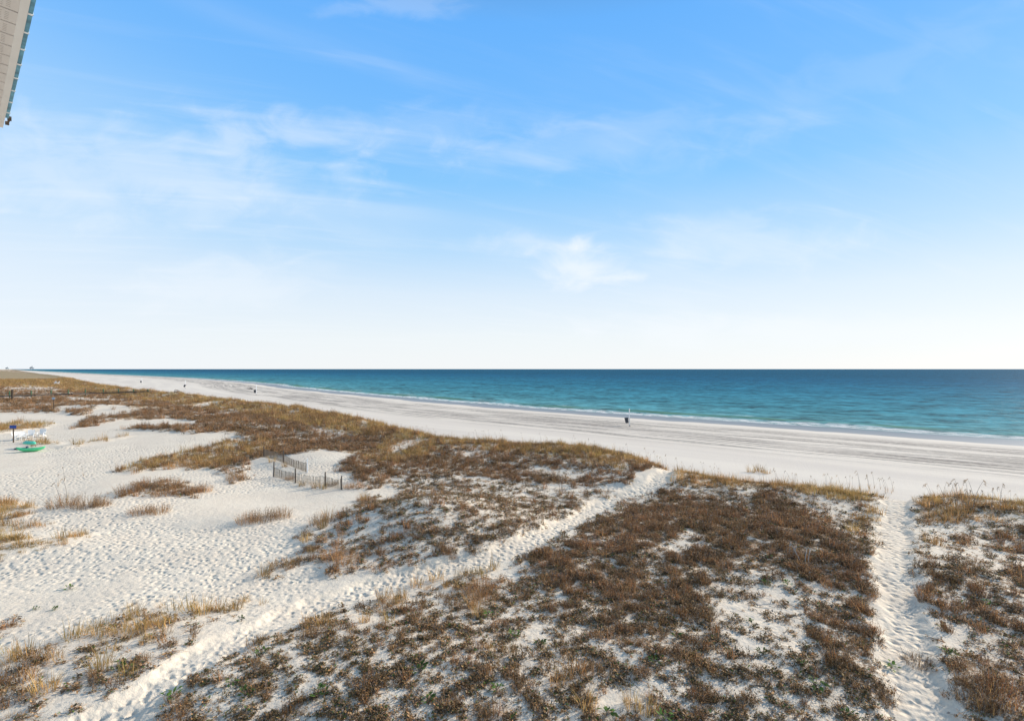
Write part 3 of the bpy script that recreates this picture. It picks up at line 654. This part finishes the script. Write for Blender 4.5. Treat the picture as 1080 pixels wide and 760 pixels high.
fan(gs, GSP, 'green_sprig', 'small green sprigs on the sand', lambda i, s_: 'small fresh green leafy sprig, ' + s_[3], 'plant')
# sea oats
def oats(h):
    b = PB(); yaw = R.uniform(2.2, 4.0); p = [(0, 0, -.05)]; le = .03; q_ = np.array(p[0])
    for k in range(7):
        q_ = q_ + np.array([math.cos(yaw) * math.sin(le), math.sin(yaw) * math.sin(le), math.cos(le)]) * h / 7; le += R.uniform(.0, .09); p.append(tuple(q_))
    b.twig(p, .013, 5)
    for k in range(4): b.blade((0, 0, 0), R.uniform(0, 6.28), R.uniform(.4, .7), .018, .25, .8, 0)
    sd = PB()
    for k in range(16):
        f = k / 15; c = q_ + np.array([math.cos(yaw) * (.12 * f), math.sin(yaw) * .12 * f, .05 - .16 * f * f + (.12 * (1 - f))])
        for j in range(2): sd.leaf(c - np.array([0, 0, .1 * (1 - f)]), yaw + R.uniform(-1.2, 1.2), R.uniform(.05, .08), .018, R.uniform(-.9, .3), R.uniform(-1, 1), 7)
    return b, sd
proto = []
for i in range(5):
    b, sd = oats(1.25); o = b.obj('sea_oats_stalk', PM); c = sd.obj('seed_head', PM, parent=o); proto.append((o, c))
spots = []
for i in range(46): px = R.uniform(440, 705); spots.append((px, np.interp(px, [440, 560, 640, 705], [459, 464, 474, 494]) + R.uniform(-1.5, 4), 'thin pale sea oats stalk on the middle dune crest', 'sea oats on the middle dune crest', R.uniform(.8, 1.4)))
for i in range(34): px = R.uniform(800, 942); spots.append((px, np.interp(px, [800, 942], [508, 518]) + R.uniform(-1.5, 3), 'thin pale sea oats stalk on the crest left of the right footpath', 'sea oats on the crest left of the right footpath', R.uniform(.8, 1.3)))
for i in range(20): px = R.uniform(975, 1079); spots.append((px, np.interp(px, [975, 1080], [533, 536]) + R.uniform(-1.5, 4), 'tall sea oats stalk with drooping seed head right of the right footpath', 'sea oats right of the right footpath', R.uniform(1.1, 1.8)))
for i in range(14): px = R.uniform(712, 765); spots.append((px, np.interp(px, [712, 765], [497, 502]) + R.uniform(-2, 3), 'thin sea oats stalk in the saddle of the crest', 'sea oats in the saddle of the crest', R.uniform(.7, 1.3)))
for px, py, lb, k in [(88,502,'lone dark-headed stalk, rightmost of three on the open sand',1.1),(68,507,'lone dark-headed stalk, middle of three on the open sand',1.0),(61,514,'lone dark-headed stalk, leftmost of three on the open sand',1.1),(64,532,'pair of tall pale stalks rising from a clump, left',1.5),(70,530,'pair of tall pale stalks rising from a clump, right',1.5)]:
    spots.append((px, py, lb, 'stalks on the open sand at left', k))
for i, (px, py, lb, grp, k) in enumerate(spots):
    o, c = proto[i % 5]
    if i >= 5:
        o2 = o.copy(); C.objects.link(o2); c2 = c.copy(); C.objects.link(c2); c2.parent = o2; o = o2
    x_, y_, z_ = at(px, py); o.location = (x_, y_, z_); o.rotation_euler = (R.uniform(-.13, .13), R.uniform(-.13, .13), R.uniform(-1.4, 1.4)); k *= R.uniform(.75, 1.1); o.scale = (k, k, k); o.name = 'sea_oats_stalk'
    tag(o, lb, 'sea oats', grp)

# ------------------------------------------------------------------ built things
class MB:
    def __init__(s): s.V = []; s.F = []
    def box(s, c, size, rz=0, rx=0, ry=0):
        b = len(s.V)
        from mathutils import Euler, Vector
        e = Euler((rx, ry, rz)).to_matrix()
        for sx in (-1, 1):
            for sy in (-1, 1):
                for sz in (-1, 1):
                    v_ = e @ Vector((sx * size[0] / 2, sy * size[1] / 2, sz * size[2] / 2)); s.V.append((c[0] + v_.x, c[1] + v_.y, c[2] + v_.z))
        s.F += [(b, b + 1, b + 3, b + 2), (b + 4, b + 6, b + 7, b + 5), (b, b + 4, b + 5, b + 1), (b + 2, b + 3, b + 7, b + 6), (b, b + 2, b + 6, b + 4), (b + 1, b + 5, b + 7, b + 3)]
        return s
    def bar(s, p, q_, w, h=None):
        """rectangular bar from p to q"""
        p = np.array(p, float); q_ = np.array(q_, float); h = h or w; dv = q_ - p; dv /= np.linalg.norm(dv)
        u = np.cross(dv, (0, 0, 1)) if abs(dv[2]) < .95 else np.array([1., 0, 0]); u /= np.linalg.norm(u); vv = np.cross(u, dv); b = len(s.V)
        for e in (p, q_):
            for a, c in ((-1, -1), (1, -1), (1, 1), (-1, 1)): s.V.append(tuple(e + u * a * w / 2 + vv * c * h / 2))
        s.F += [(b, b + 3, b + 2, b + 1), (b + 4, b + 5, b + 6, b + 7)] + [(b + i, b + (i + 1) % 4, b + 4 + (i + 1) % 4, b + 4 + i) for i in range(4)]
        return s
    def lathe(s, prof, seg=16, c=(0, 0, 0), tilt=0, cap=True):
        b = len(s.V)
        for r, zz in prof:
            for k in range(seg):
                a = 6.28318 * k / seg; x_, y_ = r * math.cos(a), r * math.sin(a)
                X = x_ * math.cos(tilt) + zz * math.sin(tilt); Z = -x_ * math.sin(tilt) + zz * math.cos(tilt)
                s.V.append((c[0] + X, c[1] + y_, c[2] + Z))
        for i in range(len(prof) - 1):
            for k in range(seg):
                k2 = (k + 1) % seg; s.F.append((b + i * seg + k, b + i * seg + k2, b + (i + 1) * seg + k2, b + (i + 1) * seg + k))
        if cap: s.F.append(tuple(b + k for k in range(seg))[::-1]); s.F.append(tuple(b + (len(prof) - 1) * seg + k for k in range(seg)))
        return s
    def build(s, name, mat, parent=None, bevel=0, **k):
        o = build(name, s.V, s.F, mat, parent, **k)
        if bevel: m_ = o.modifiers.new('bevel', 'BEVEL'); m_.width = bevel; m_.segments = 2
        return o
WOOD = simple('weathered_wood', (.13, .105, .085), .9, .35, 14, bump=.4); SLAT = simple('pale_slats', (.20, .16, .12), .9, .35, 9)
WOODD = simple('dark_wood', (.10, .075, .055), .9, .3, 10); WHITE = simple('white_paint', (.9, .89, .86), .5, .05, 5)
GREENP = simple('green_plastic', (.10, .62, .26), .4, .1, 3, spec=.5); TEAL = simple('teal_plastic', (.10, .60, .42), .4, .1, 3, spec=.5)
NAVY = simple('navy_plastic_and_shadow', (.015, .03, .07), .5, .1, 3); BLUE = simple('blue_sign', (.03, .08, .33), .5, .1, 3); DARKM = simple('dark_barrel', (.07, .072, .08), .6, .25, 6)
GREYM = simple('grey_barrel', (.22, .22, .22), .6, .2, 6); GRN = simple('green_post', (.09, .16, .09), .8, .3, 6); BLEACH = simple('bleached_wood', (.50, .45, .39), .9, .2, 12)
VINYL = simple('white_vinyl', (.66, .60, .54), .55, .04, 3); VDARK = simple('groove_dark', (.22, .19, .17), .8, .1, 3); TRIM = simple('trim_vinyl', (.74, .70, .64), .5, .04, 3)  # VDARK: darker tone for the grooves between soffit panels
GUT = simple('weathered_teal_gutter', (.10, .30, .40), .5, .4, 7, spec=.5); PALEB = simple('pale_blue_sign', (.35, .45, .55), .5, .1, 3); STEEL = simple('platform_steel', (.10, .16, .20), .8, .1, .1)

def fence(name, label, pts, heights, white=()):
    base = [at(*p) for p in pts]; root = empty(name, base[0]); b0 = np.array(base[0])
    tag(root, label, 'fence')
    for i, (b, h) in enumerate(zip(base, heights)):
        l_ = np.array(b) - b0; m = MB(); m.lathe([(.062, -.3), (.058, h * .5), (.054, h - .01), (.03, h)], 9, tuple(l_), tilt=R.uniform(-.03, .03))
        m.build('post', WHITE if i in white else WOOD, root, smooth_=False)
    sl = MB(); wr = MB()
    for i in range(len(base) - 1):
        a = np.array(base[i]) - b0; c = np.array(base[i + 1]) - b0; n = int(np.hypot(*(c - a)[:2]) / .115)
        for k in range(1, n):
            f = k / n; p = a + (c - a) * f; wx, wy = p[0] + b0[0], p[1] + b0[1]; gz = float(zz_(wx, wy)[0]) - b0[2]
            hh = .92 + R.uniform(-.06, .05) - .14 * math.sin(f * 3.14); sl.bar((p[0], p[1], gz - .1), (p[0] + R.uniform(-.03, .03), p[1] + R.uniform(-.03, .03), gz + hh), .028, .012)
        for zz in (.25, .55, .85):
            N = 6; pr = None
            for k in range(N + 1):
                f = k / N; p = a + (c - a) * f; gz = float(zz_(p[0] + b0[0], p[1] + b0[1])[0]) - b0[2]
                q_ = (p[0], p[1] + .02, gz + zz - .1 * math.sin(f * 3.14))
                if pr: wr.bar(pr, q_, .007)
                pr = q_
    sl.build('slat_panel', SLAT, root); wr.build('wire', WOODD, root); return root
fence('sand_fence', 'front run of weathered slatted sand fence on round posts, shading the sand hollow', [(288.6,502.5),(311.5,509),(343,512.5),(360.4,516)], [1.4, 1.3, 1.25, 1.15])
fence('sand_fence', 'rear run of slatted sand fence behind the hollow with one white post', [(278.5,482),(299,488),(324.3,498)], [1.2, 1.3, 1.35], (2,))

# far walkway fence with green posts
fp = [at(px, np.interp(px, [-60, 0, 175, 200], [421.5, 420, 414, 413.5])) for px in (-45, -28, -9, 10, 33, 54, 72, 90, 109, 125, 141, 156)]
b0 = np.array(fp[0]); root = empty('beach_walkway', fp[0]); tag(root, 'long low weathered walkway with green rail posts crossing the far dunes', 'walkway')
mb = MB(); dk = MB()
for i, b in enumerate(fp):
    l_ = np.array(b) - b0; MB().box((l_[0], l_[1], 1.0), (.28, .28, 2.3)).build('post', GRN, root)
    if i:
        a = np.array(fp[i - 1]) - b0
        for zz in (.55, .95, 1.4): mb.bar((a[0], a[1], a[2] + zz), (l_[0], l_[1], l_[2] + zz), .06, .09)
        off = np.array([.75, .66, 0]) * 1.6
        dk.bar(a + off / 2 + (0, 0, .75), l_ + off / 2 + (0, 0, .75), 1.6, .45)
mb.build('rail', WOOD, root); dk.build('deck', WOOD, root)
x_, y_, z_ = at(13, 422); o = MB().box((0, 0, 1.6), (.42, .42, 3.6)).build('dark_post', WOODD, None, bevel=.03, loc=(x_, y_, z_)); o.rotation_euler = (.03, .02, .2); tag(o, 'stout dark wooden post standing in front of the far walkway', 'post')

x_, y_, z_ = at(187, 415.5); root = empty('walkway_landing', (x_, y_, z_), .7); tag(root, 'small brown wooden landing with a sloping handrail at the dune edge', 'landing')
m = MB(); [m.box((-.9 + .3 * k, 0, .55), (.27, 2., 1.3)) for k in range(4)]; m.build('deck', WOODD, root)
m = MB(); [m.box((sx, sy, .9), (.12, .12, 1.9)) for sx in (-.9, .2) for sy in (-.95, .95)]; m.build('rail_post', WOODD, root)
m = MB(); [m.bar((.2, sy, 1.6), (3.2, sy, -.1), .14, .2) for sy in (-.95, .95)]; [m.bar((-.9, sy, 1.75), (.2, sy, 1.75), .12) for sy in (-.95, .95)]; m.build('handrail', WOOD, root)
m = MB(); [m.box((.5 + .35 * k, 0, .95 - .2 * k), (.3, 1.8, .06)) for k in range(7)]; m.build('step', WOODD, root)

# signs
def sign(px, py, h, w_, hh, pm, sm, name, label, ry=0):
    x_, y_, z_ = at(px, py); r = empty(name, (x_, y_, z_), ry); tag(r, label, 'sign')
    MB().box((0, .03, h / 2 - .1), (.11, .11, h + .2)).build('post', pm, r, bevel=.01)
    MB().box((0, -.05, h - hh / 2), (w_, .03, hh)).build('panel', sm, r, bevel=.015); return r
sign(14, 466.5, 2.35, .85, .42, WOODD, BLUE, 'blue_sign', 'blue rectangular sign on a dark post beside the white chairs', .1)
sign(56.5, 434, 2.9, .6, .5, WOODD, PALEB, 'pale_sign', 'tall thin post with a small pale blue sign in front of the far scrub')

# adirondack chairs
def chair():
    r = empty('beach_chair', (0, 0, 0))
    m = MB(); [m.bar((-.26, -.28 + .0 + .09 * k, .36 - .028 * k), (.26, -.28 + .09 * k, .36 - .028 * k), .075, .022) for k in range(6)]; m.build('seat', WHITE, r)
    m = MB(); [m.bar((-.22 + .11 * k, .2, .22), (-.28 + .14 * k, .52, .95 + .06 * (1 - abs(k - 2) / 2)), .10, .02) for k in range(5)]; m.bar((-.3, .42, .72), (.3, .42, .72), .03, .07); m.build('backrest', WHITE, r)
    for sx in (-.31, .31): MB().box((sx, -.28, .27), (.03, .11, .56)).build('leg', WHITE, r)
    for sx in (-.28, .28): MB().bar((sx, -.3, .30), (sx, .55, .03), .03, .12).build('leg', WHITE, r)
    for sx in (-.35, .35): MB().bar((sx, -.36, .56), (sx, .38, .55), .13, .025).build('armrest', WHITE, r)
    return r
def clone(r):
    c = r.copy(); C.objects.link(c)
    for ch in r.children: k = ch.copy(); C.objects.link(k); k.parent = c
    return c
ch0 = chair(); made = []
CH = [(17.6,464,1.2,'white slatted beach chair nearest the blue sign'),(23.8,463.4,.9,'second white beach chair from the blue sign'),(32.2,461.6,.55,'third white beach chair from the blue sign'),(43.6,460.5,.35,'white beach chair farthest right of the row of four'),
      (58.2,405,.3,'left one of two tiny white chairs far off in the golden grass'),(61.2,405,-.4,'right one of two tiny white chairs far off in the golden grass')]
for i, (px, py, rz, lb) in enumerate(CH):
    c = ch0 if i == 0 else clone(ch0)
    x_, y_, z_ = at(px, py); c.location = (x_, y_, z_ + (.02 if i < 4 else .35)); c.rotation_euler = (0, 0, rz); k = 1.15 if i < 4 else 1.6; c.scale = (k, k, k); c.name = 'beach_chair'
    tag(c, lb, 'chair', 'white beach chairs')

# kayaks
def hull(L_, w_, h_, rocker=.16, nx=18, ns=10):
    V_, F_ = [], []
    for i in range(nx + 1):
        u = i / nx * 2 - 1; ww = w_ / 2 * max(.04, (1 - abs(u) ** 2.6)) ** .8; zz = rocker * abs(u) ** 3
        for k in range(ns):
            a = 6.28318 * k / ns; cz = math.sin(a); V_.append((u * L_ / 2, ww * math.cos(a), zz + h_ / 2 + cz * h_ / 2 * (.75 if cz > 0 else 1) * (1 - .6 * abs(u) ** 4)))
    for i in range(nx):
        for k in range(ns): a = i * ns + k; b = i * ns + (k + 1) % ns; F_.append((a, b, b + ns, a + ns))
    F_.append(tuple(range(ns))[::-1]); F_.append(tuple(nx * ns + k for k in range(ns))); return V_, F_
x_, y_, z_ = at(32.5, 476); r = empty('kayak', (x_, y_, z_ + .02), .35); tag(r, 'bright green kayak with raised rounded bow lying on the sand', 'kayak')
V_, F_ = hull(2.8, 1.0, .5, .26); build('hull', V_, F_, GREENP, r, smooth_=True)
m = MB(); m.lathe([(.30, .33), (.34, .40), (.30, .42), (.26, .36)], 16, (.1, 0, 0)); o = m.build('cockpit_rim', NAVY, r); o.scale = (1.8, .9, 1)
m = MB(); m.box((-.35, 0, .5), (.08, .42, .3), ry=-.2); m.build('seat_back', NAVY, r, bevel=.02)
x_, y_, z_ = at(31, 472.2); r = empty('kayak', (x_, y_, z_ + .25), -.25); tag(r, 'overturned teal kayak resting behind the bright green one', 'kayak')
V_, F_ = hull(2.0, .95, .5, .04); V_ = [(a, b, .62 - c) for a, b, c in V_]; F_ = [f[::-1] for f in F_]; build('hull', V_, F_, TEAL, r, smooth_=True)
MB().bar((-.7, 0, .61), (.7, 0, .61), .06, .05).build('keel', TEAL, r, bevel=.01)
x_, y_, z_ = at(22.5, 474); r = build('shadow_form', *hull(1.5, .5, .3, .0), mat=NAVY, smooth_=True, loc=(x_, y_, z_)); r.rotation_euler = (0, 0, .3); tag(r, 'small dark navy form added as the shadow at the left end of the kayaks', 'shadow form')  # dark solid added to stand in for the kayaks' shadow on the sand

# litter barrels on white poles
def barrel(px, py, s_, tilt, label, dark=True):
    x_, y_, z_ = at(px, py); r = empty('litter_barrel', (x_, y_, z_)); tag(r, label, 'litter bin', 'litter barrels on white poles along the beach'); r.scale = (s_, s_, s_)
    MB().lathe([(.10, -.4), (.10, 3.45), (.06, 3.5)], 10).build('pole', WHITE, r)
    m = MB(); m.lathe([(.30, 0), (.335, .3), (.33, .31), (.36, .62), (.355, .63), (.39, .98)], 18, (-.48, -.05, .62), tilt=tilt); m.build('drum', DARKM, r)
    m = MB(); m.lathe([(.41, .96), (.41, 1.04), (.36, 1.05), (.36, .97)], 18, (-.48, -.05, .62), tilt=tilt, cap=False); m.build('rim', DARKM, r)
    m = MB(); m.bar((-.62, -.40, .95), (-.47, -.42, 1.32), .16, .02); m.build('notice', GREYM, r)
    m = MB(); m.bar((0, 0, 1.5), (-.35, -.05, 1.45), .05); m.bar((0, 0, .8), (-.3, -.05, .75), .05); m.build('bracket', GREYM, r)
    MB().lathe([(.16, 0), (.13, .14), (.05, .18)], 10, (.05, -.1, -.02)).build('footing', WOOD, r)
barrel(663.8, 449, 1, -.14, 'nearest dark litter barrel hung on a tall white pole on the open beach')
barrel(270.3, 416, 1.25, .0, 'dark litter barrel on white pole beside the spit of damp sand')
barrel(195.5, 409.3, 1.3, .5, 'steeply tilted dark litter barrel on the far beach')
barrel(149.6, 404.5, 1.3, 0, 'farthest dark litter barrel, near the end of the far dunes')

# driftwood heap on far beach
x_, y_, z_ = at(264.5, 410.5); b = PB()
for k in range(9):
    a = R.uniform(0, 3.14); c0 = (R.uniform(-1.5, 1.0), R.uniform(-.3, .3), R.uniform(.1, .5)); ln = R.uniform(.7, 1.5)
    b.twig([(c0[0] - ln * math.cos(a) * .7, c0[1] - .5 * ln * math.sin(a), c0[2]), c0, (c0[0] + ln * math.cos(a) * .7, c0[1] + .5 * ln * math.sin(a), c0[2] + R.uniform(0, .5))], .22, 0)
o = b.obj('driftwood_heap', [WOODD], loc=(x_, y_, z_)); tag(o, 'low dark heap of driftwood left of the barrel by the damp spit', 'driftwood')

# sticks in the dunes
def stick(px, py, pts, w_, mat, name, label):
    x_, y_, z_ = at(px, py); b = PB(); b.twig(pts, w_, 0)
    if len(pts) > 2: p = np.array(pts[1]); b.twig([tuple(p), tuple(p + np.array([.12, .1, .14])), tuple(p + np.array([.2, .25, .2]))], w_ * .6, 0)
    o = b.obj(name, [mat], loc=(x_, y_, z_)); tag(o, label, 'driftwood')
for px, py, lean, ln, lb in [(833,583,.0,.55,'leftmost short'),(838,586,-.1,.5,'second from left, short'),(845,592,-.55,1.0,'longest, slanting'),(849,594,.1,.7,'fourth from left, upright'),(852,595,.15,.8,'rightmost, upright')]:
    stick(px, py, [(0, 0, -.05), (ln * lean * .5, .03, ln * .5), (ln * lean, 0, ln)], .03, BLEACH, 'bleached_branch', 'bleached bare branch standing in dark scrub on the right dune, ' + lb)
stick(502, 712, [(-.35, .3, .05), (0, 0, .10), (.3, -.28, .04)], .028, WOODD, 'fallen_stick', 'dark fallen stick lying on the littered sand, lower middle')
stick(662, 722, [(-.3, .3, .04), (.05, .05, .12), (.3, -.3, .05)], .02, WOODD, 'fallen_stick', 'dark forked stick right of the brightest yellow tuft')
stick(812, 640, [(-.5, .05, .05), (0, 0, .12), (.55, .1, .03)], .022, BLEACH, 'fallen_stick', 'pale fallen stick on the right slope')
stick(810, 727, [(-.45, .15, .03), (0, 0, .08), (.4, -.1, .03)], .02, WOODD, 'fallen_stick', 'thin dark stick on the lower right slope')
a = at(75, 438); c = at(100, 429); a0 = np.array(a); m = MB(); m.bar((0, 0, .3), tuple(np.array(c) - a0 + (0, 0, .35)), .35, .25); m.bar((1.6, .6, .2), tuple(np.array(c) - a0 + (1.6, .6, .25)), .25, .2)
tag(m.build('timber_rail', WOODD, None, loc=a), 'long dark timber rail lying up the dune side in the far scrub', 'timber')

# platforms on the horizon
for px, lb, k in [(33.5, 'right one of two tiny platforms on the sea horizon', 1.15), (7.5, 'left one of two tiny platforms on the sea horizon', .9)]:
    d_ = 9000.; r = empty('offshore_platform', ((px - 540) / F * d_, d_, -2.3), .4); r.scale = (k, k, k); tag(r, lb, 'offshore platform')
    m = MB(); [m.bar((sx, sy, -5), (sx * .8, sy * .8, 26), 3) for sx in (-16, 16) for sy in (-16, 16)]; m.build('jacket', STEEL, r)
    MB().box((0, 0, 28), (44, 40, 8)).build('deck', STEEL, r)
    m = MB(); m.bar((4, 0, 32), (4, 0, 58), 5); m.box((-8, 0, 36), (16, 16, 10)); m.build('derrick', STEEL, r)

# ------------------------------------------------------------------ roof eave of the house we stand at
He = 4.0
P0 = np.array([-1.298, 1.388]) * He; P1 = np.array([-2.09, 2.11]) * He
e = (P1 - P0) / np.linalg.norm(P1 - P0); nrm = np.array([-e[1], e[0]]);   # inland
if nrm[0] > 0: nrm = -nrm
root = empty('roof_eave', (P1[0], P1[1], CAMZ + He)); tag(root, 'white vinyl roof eave with ribbed vented soffit and teal gutter, upper left corner', 'roof')
Z0 = np.array([P1[0], P1[1]])
def ev(a, n_, z_): q_ = -e * a + nrm * n_; return (q_[0], q_[1], z_)   # a metres back along the edge from its outer corner, n_ metres under the roof
def slab(a0, a1, n0, n1, z0, z1, mb):
    b = len(mb.V)
    for zz in (z0, z1):
        for a_, n_ in ((a0, n0), (a1, n0), (a1, n1), (a0, n1)): mb.V.append(ev(a_, n_, zz))
    mb.F += [(b, b + 1, b + 2, b + 3), (b + 7, b + 6, b + 5, b + 4)] + [(b + i, b + 4 + i, b + 4 + (i + 1) % 4, b + (i + 1) % 4) for i in range(4)]
LEN = 7.5; m = MB(); g2 = MB(); vt = MB(); a_ = .02
while a_ < LEN:
    slab(a_, a_ + .272, 0.092, 2.0, 0, .02, m); slab(a_ + .272, a_ + .298, 0.092, 2.0, .012, .03, g2)
    for n_ in np.arange(.16, 1.4, .06): [slab(a_ + o_, a_ + o_ + .010, n_, n_ + .035, -.0015, .002, vt) for o_ in (.05, .09, .13, .17, .21)]
    a_ += .298
m.build('soffit', VINYL, root); g2.build('groove', VDARK, root); vt.build('vent_slots', simple('vent_slots', (.46, .41, .36), .8, .05), root)
m = MB(); slab(-.05, LEN, .02, 0.092, -.02, .018, m); slab(-.05, .02, 0.092, 2.0, -.02, .018, m); m.build('trim', TRIM, root)
m = MB(); slab(.42, LEN, -.022, .018, -.006, .10, m); m.build('gutter', GUT, root)
m = MB(); a_ = .66
while a_ < LEN: slab(a_, a_ + .03, -.025, .018, -.012, -.004, m); slab(a_, a_ + .03, -.027, -.022, -.012, .10, m); a_ += .47
m.build('gutter_clip', WHITE, root)
m = MB(); m.bar(ev(.42, -.03, .02), ev(.34, -.035, .0), .05, .03); m.bar(ev(.34, -.035, .0), ev(.18, -.015, -.01), .022); m.bar(ev(.18, -.015, -.01), ev(.10, -.025, .03), .045, .05); m.build('hook', WOODD, root)
m = MB(); slab(-.05, LEN, .02, 2.0, .031, .25, m); m.build('roof_deck', TRIM, root)

# ------------------------------------------------------------------ sky and sun
w = bpy.data.worlds.new('World'); sc.world = w; w.use_nodes = True; t = NT(w.node_tree)
for n in list(t.n): t.n.remove(n)
out = t.new('ShaderNodeOutputWorld'); bg = t.new('ShaderNodeBackground'); bg.inputs[1].default_value = .1
sky = t.new('ShaderNodeTexSky', sky_type='NISHITA'); sky.sun_disc = False; sky.sun_elevation = SUN_EL; sky.sun_rotation = SUN_AZ; sky.altitude = 10; sky.air_density = 1; sky.dust_density = .6; sky.ozone_density = 2
tc = t.new('ShaderNodeTexCoord').outputs['Generated']; sx = t.new('ShaderNodeSeparateXYZ'); t.l.new(tc, sx.inputs[0]); X, Y, Z = sx.outputs
Zc = t.math('MAXIMUM', Z, 0.)
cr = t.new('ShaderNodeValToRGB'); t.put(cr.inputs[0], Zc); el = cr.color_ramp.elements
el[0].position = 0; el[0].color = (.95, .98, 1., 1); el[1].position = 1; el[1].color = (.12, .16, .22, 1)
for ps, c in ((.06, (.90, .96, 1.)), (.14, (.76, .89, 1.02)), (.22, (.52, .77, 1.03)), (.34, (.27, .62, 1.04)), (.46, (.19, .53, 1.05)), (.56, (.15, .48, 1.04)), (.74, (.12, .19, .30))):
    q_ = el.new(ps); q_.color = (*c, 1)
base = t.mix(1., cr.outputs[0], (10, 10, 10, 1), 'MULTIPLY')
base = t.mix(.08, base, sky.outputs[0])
# left side of the sky is milkier
side = t.math('MULTIPLY', t.rng(t.math('DIVIDE', X, t.math('MAXIMUM', Y, .05)), -.2, -1.3), t.rng(Z, .55, .25))
base = t.mix(t.math('MULTIPLY', side, .38), base, (8.2, 9.2, 10.3, 1))
# cirrus on a high flat layer
den = t.math('ADD', Zc, .16); u = t.math('DIVIDE', X, den); vv = t.math('DIVIDE', Y, den)
rot = lambda a: (t.math('ADD', t.math('MULTIPLY', u, math.cos(a)), t.math('MULTIPLY', vv, math.sin(a))), t.math('SUBTRACT', t.math('MULTIPLY', vv, math.cos(a)), t.math('MULTIPLY', u, math.sin(a))))
u1, v1 = rot(.45)
c1 = t.noise(t.comb(t.math('MULTIPLY', u1, .55), t.math('MULTIPLY', v1, 1.5), 1.7), 1.3, 5, .5, .6)
big_ = t.noise(t.comb(u, vv, 4.), .55, 3, .5)
u2, v2 = rot(.35)
c2 = t.noise(t.comb(t.math('MULTIPLY', u2, .5), t.math('MULTIPLY', v2, 3.2), 7.7), 2.2, 4, .6, .5)
cl = t.math('MULTIPLY', t.rng(c1, .46, .74), t.rng(big_, .38, .62))
cl = t.math('ADD', t.math('MULTIPLY', cl, .19), t.math('MULTIPLY', t.math('MULTIPLY', t.rng(c2, .45, .85), t.rng(big_, .3, .6)), .25))
PN = t.noise(t.comb(t.math('DIVIDE', X, t.math('MAXIMUM', Y, .05)), t.math('MULTIPLY', t.math('DIVIDE', Z, t.math('MAXIMUM', Y, .05)), 2.), 1.), 8., 6, .55, .6)
def puff(px, py, rx, ry, s_, sd, an=0.):
    a = t.math('DIVIDE', X, t.math('MAXIMUM', Y, .05)); b = t.math('DIVIDE', Z, t.math('MAXIMUM', Y, .05))
    n = PN
    a = t.math('SUBTRACT', a, (px - 540) / F); b = t.math('SUBTRACT', b, (389 - py) / F); ca, sa = math.cos(an), math.sin(an)
    a, b = t.math('ADD', t.math('MULTIPLY', a, ca), t.math('MULTIPLY', b, sa)), t.math('SUBTRACT', t.math('MULTIPLY', b, ca), t.math('MULTIPLY', a, sa))
    da = t.math('DIVIDE', a, rx / F); db = t.math('DIVIDE', b, ry / F)
    r2 = t.math('SQRT', t.math('ADD', t.math('MULTIPLY', da, da), t.math('MULTIPLY', db, db)))
    return t.math('MULTIPLY', t.rng(t.math('ADD', r2, t.rng(n, .3, .7, .55, -.55, 'LINEAR')), 1.25, .1), s_)
for a_ in ((614, 284, 54, 28, .62, 1.), (550, 255, 70, 14, .28, 2.), (235, 300, 120, 30, .3, 3.), (640, 150, 200, 30, .12, 4., .12), (900, 85, 260, 30, .07, 4., .42), (400, 140, 200, 26, .12, 4., .05), (150, 180, 260, 60, .28, 5.), (420, 5, 90, 16, .16, 6.), (780, 255, 150, 30, .25, 7.), (860, 350, 260, 22, .4, 8.)):
    cl = t.math('ADD', cl, puff(*a_))
cl = t.math('MULTIPLY', cl, t.rng(Z, .0, .05))
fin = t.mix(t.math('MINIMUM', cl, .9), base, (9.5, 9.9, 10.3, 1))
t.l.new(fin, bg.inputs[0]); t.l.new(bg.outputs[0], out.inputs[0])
sd = bpy.data.lights.new('sun', 'SUN'); sd.energy = 5.0; sd.angle = math.radians(.5); sd.color = (1., .90, .77); so = bpy.data.objects.new('sun', sd); C.objects.link(so)
from mathutils import Vector
dv = Vector((math.sin(SUN_AZ) * math.cos(SUN_EL), math.cos(SUN_AZ) * math.cos(SUN_EL), math.sin(SUN_EL))); so.rotation_euler = dv.to_track_quat('Z', 'Y').to_euler(); so.location = (20, -10, 30)
cam = bpy.data.cameras.new('camera'); cam.lens = 18; cam.sensor_width = 36; cam.shift_y = 9 / 1080; cam.clip_start = .05; cam.clip_end = 200000
co = bpy.data.objects.new('camera', cam); C.objects.link(co); co.location = (0, 0, CAMZ); co.rotation_euler = (math.pi / 2, 0, 0); sc.camera = co
sc.view_settings.view_transform = 'Standard'; sc.view_settings.look = 'None'; sc.view_settings.exposure = 0
sc.cycles.max_bounces = 4; sc.cycles.diffuse_bounces = 3
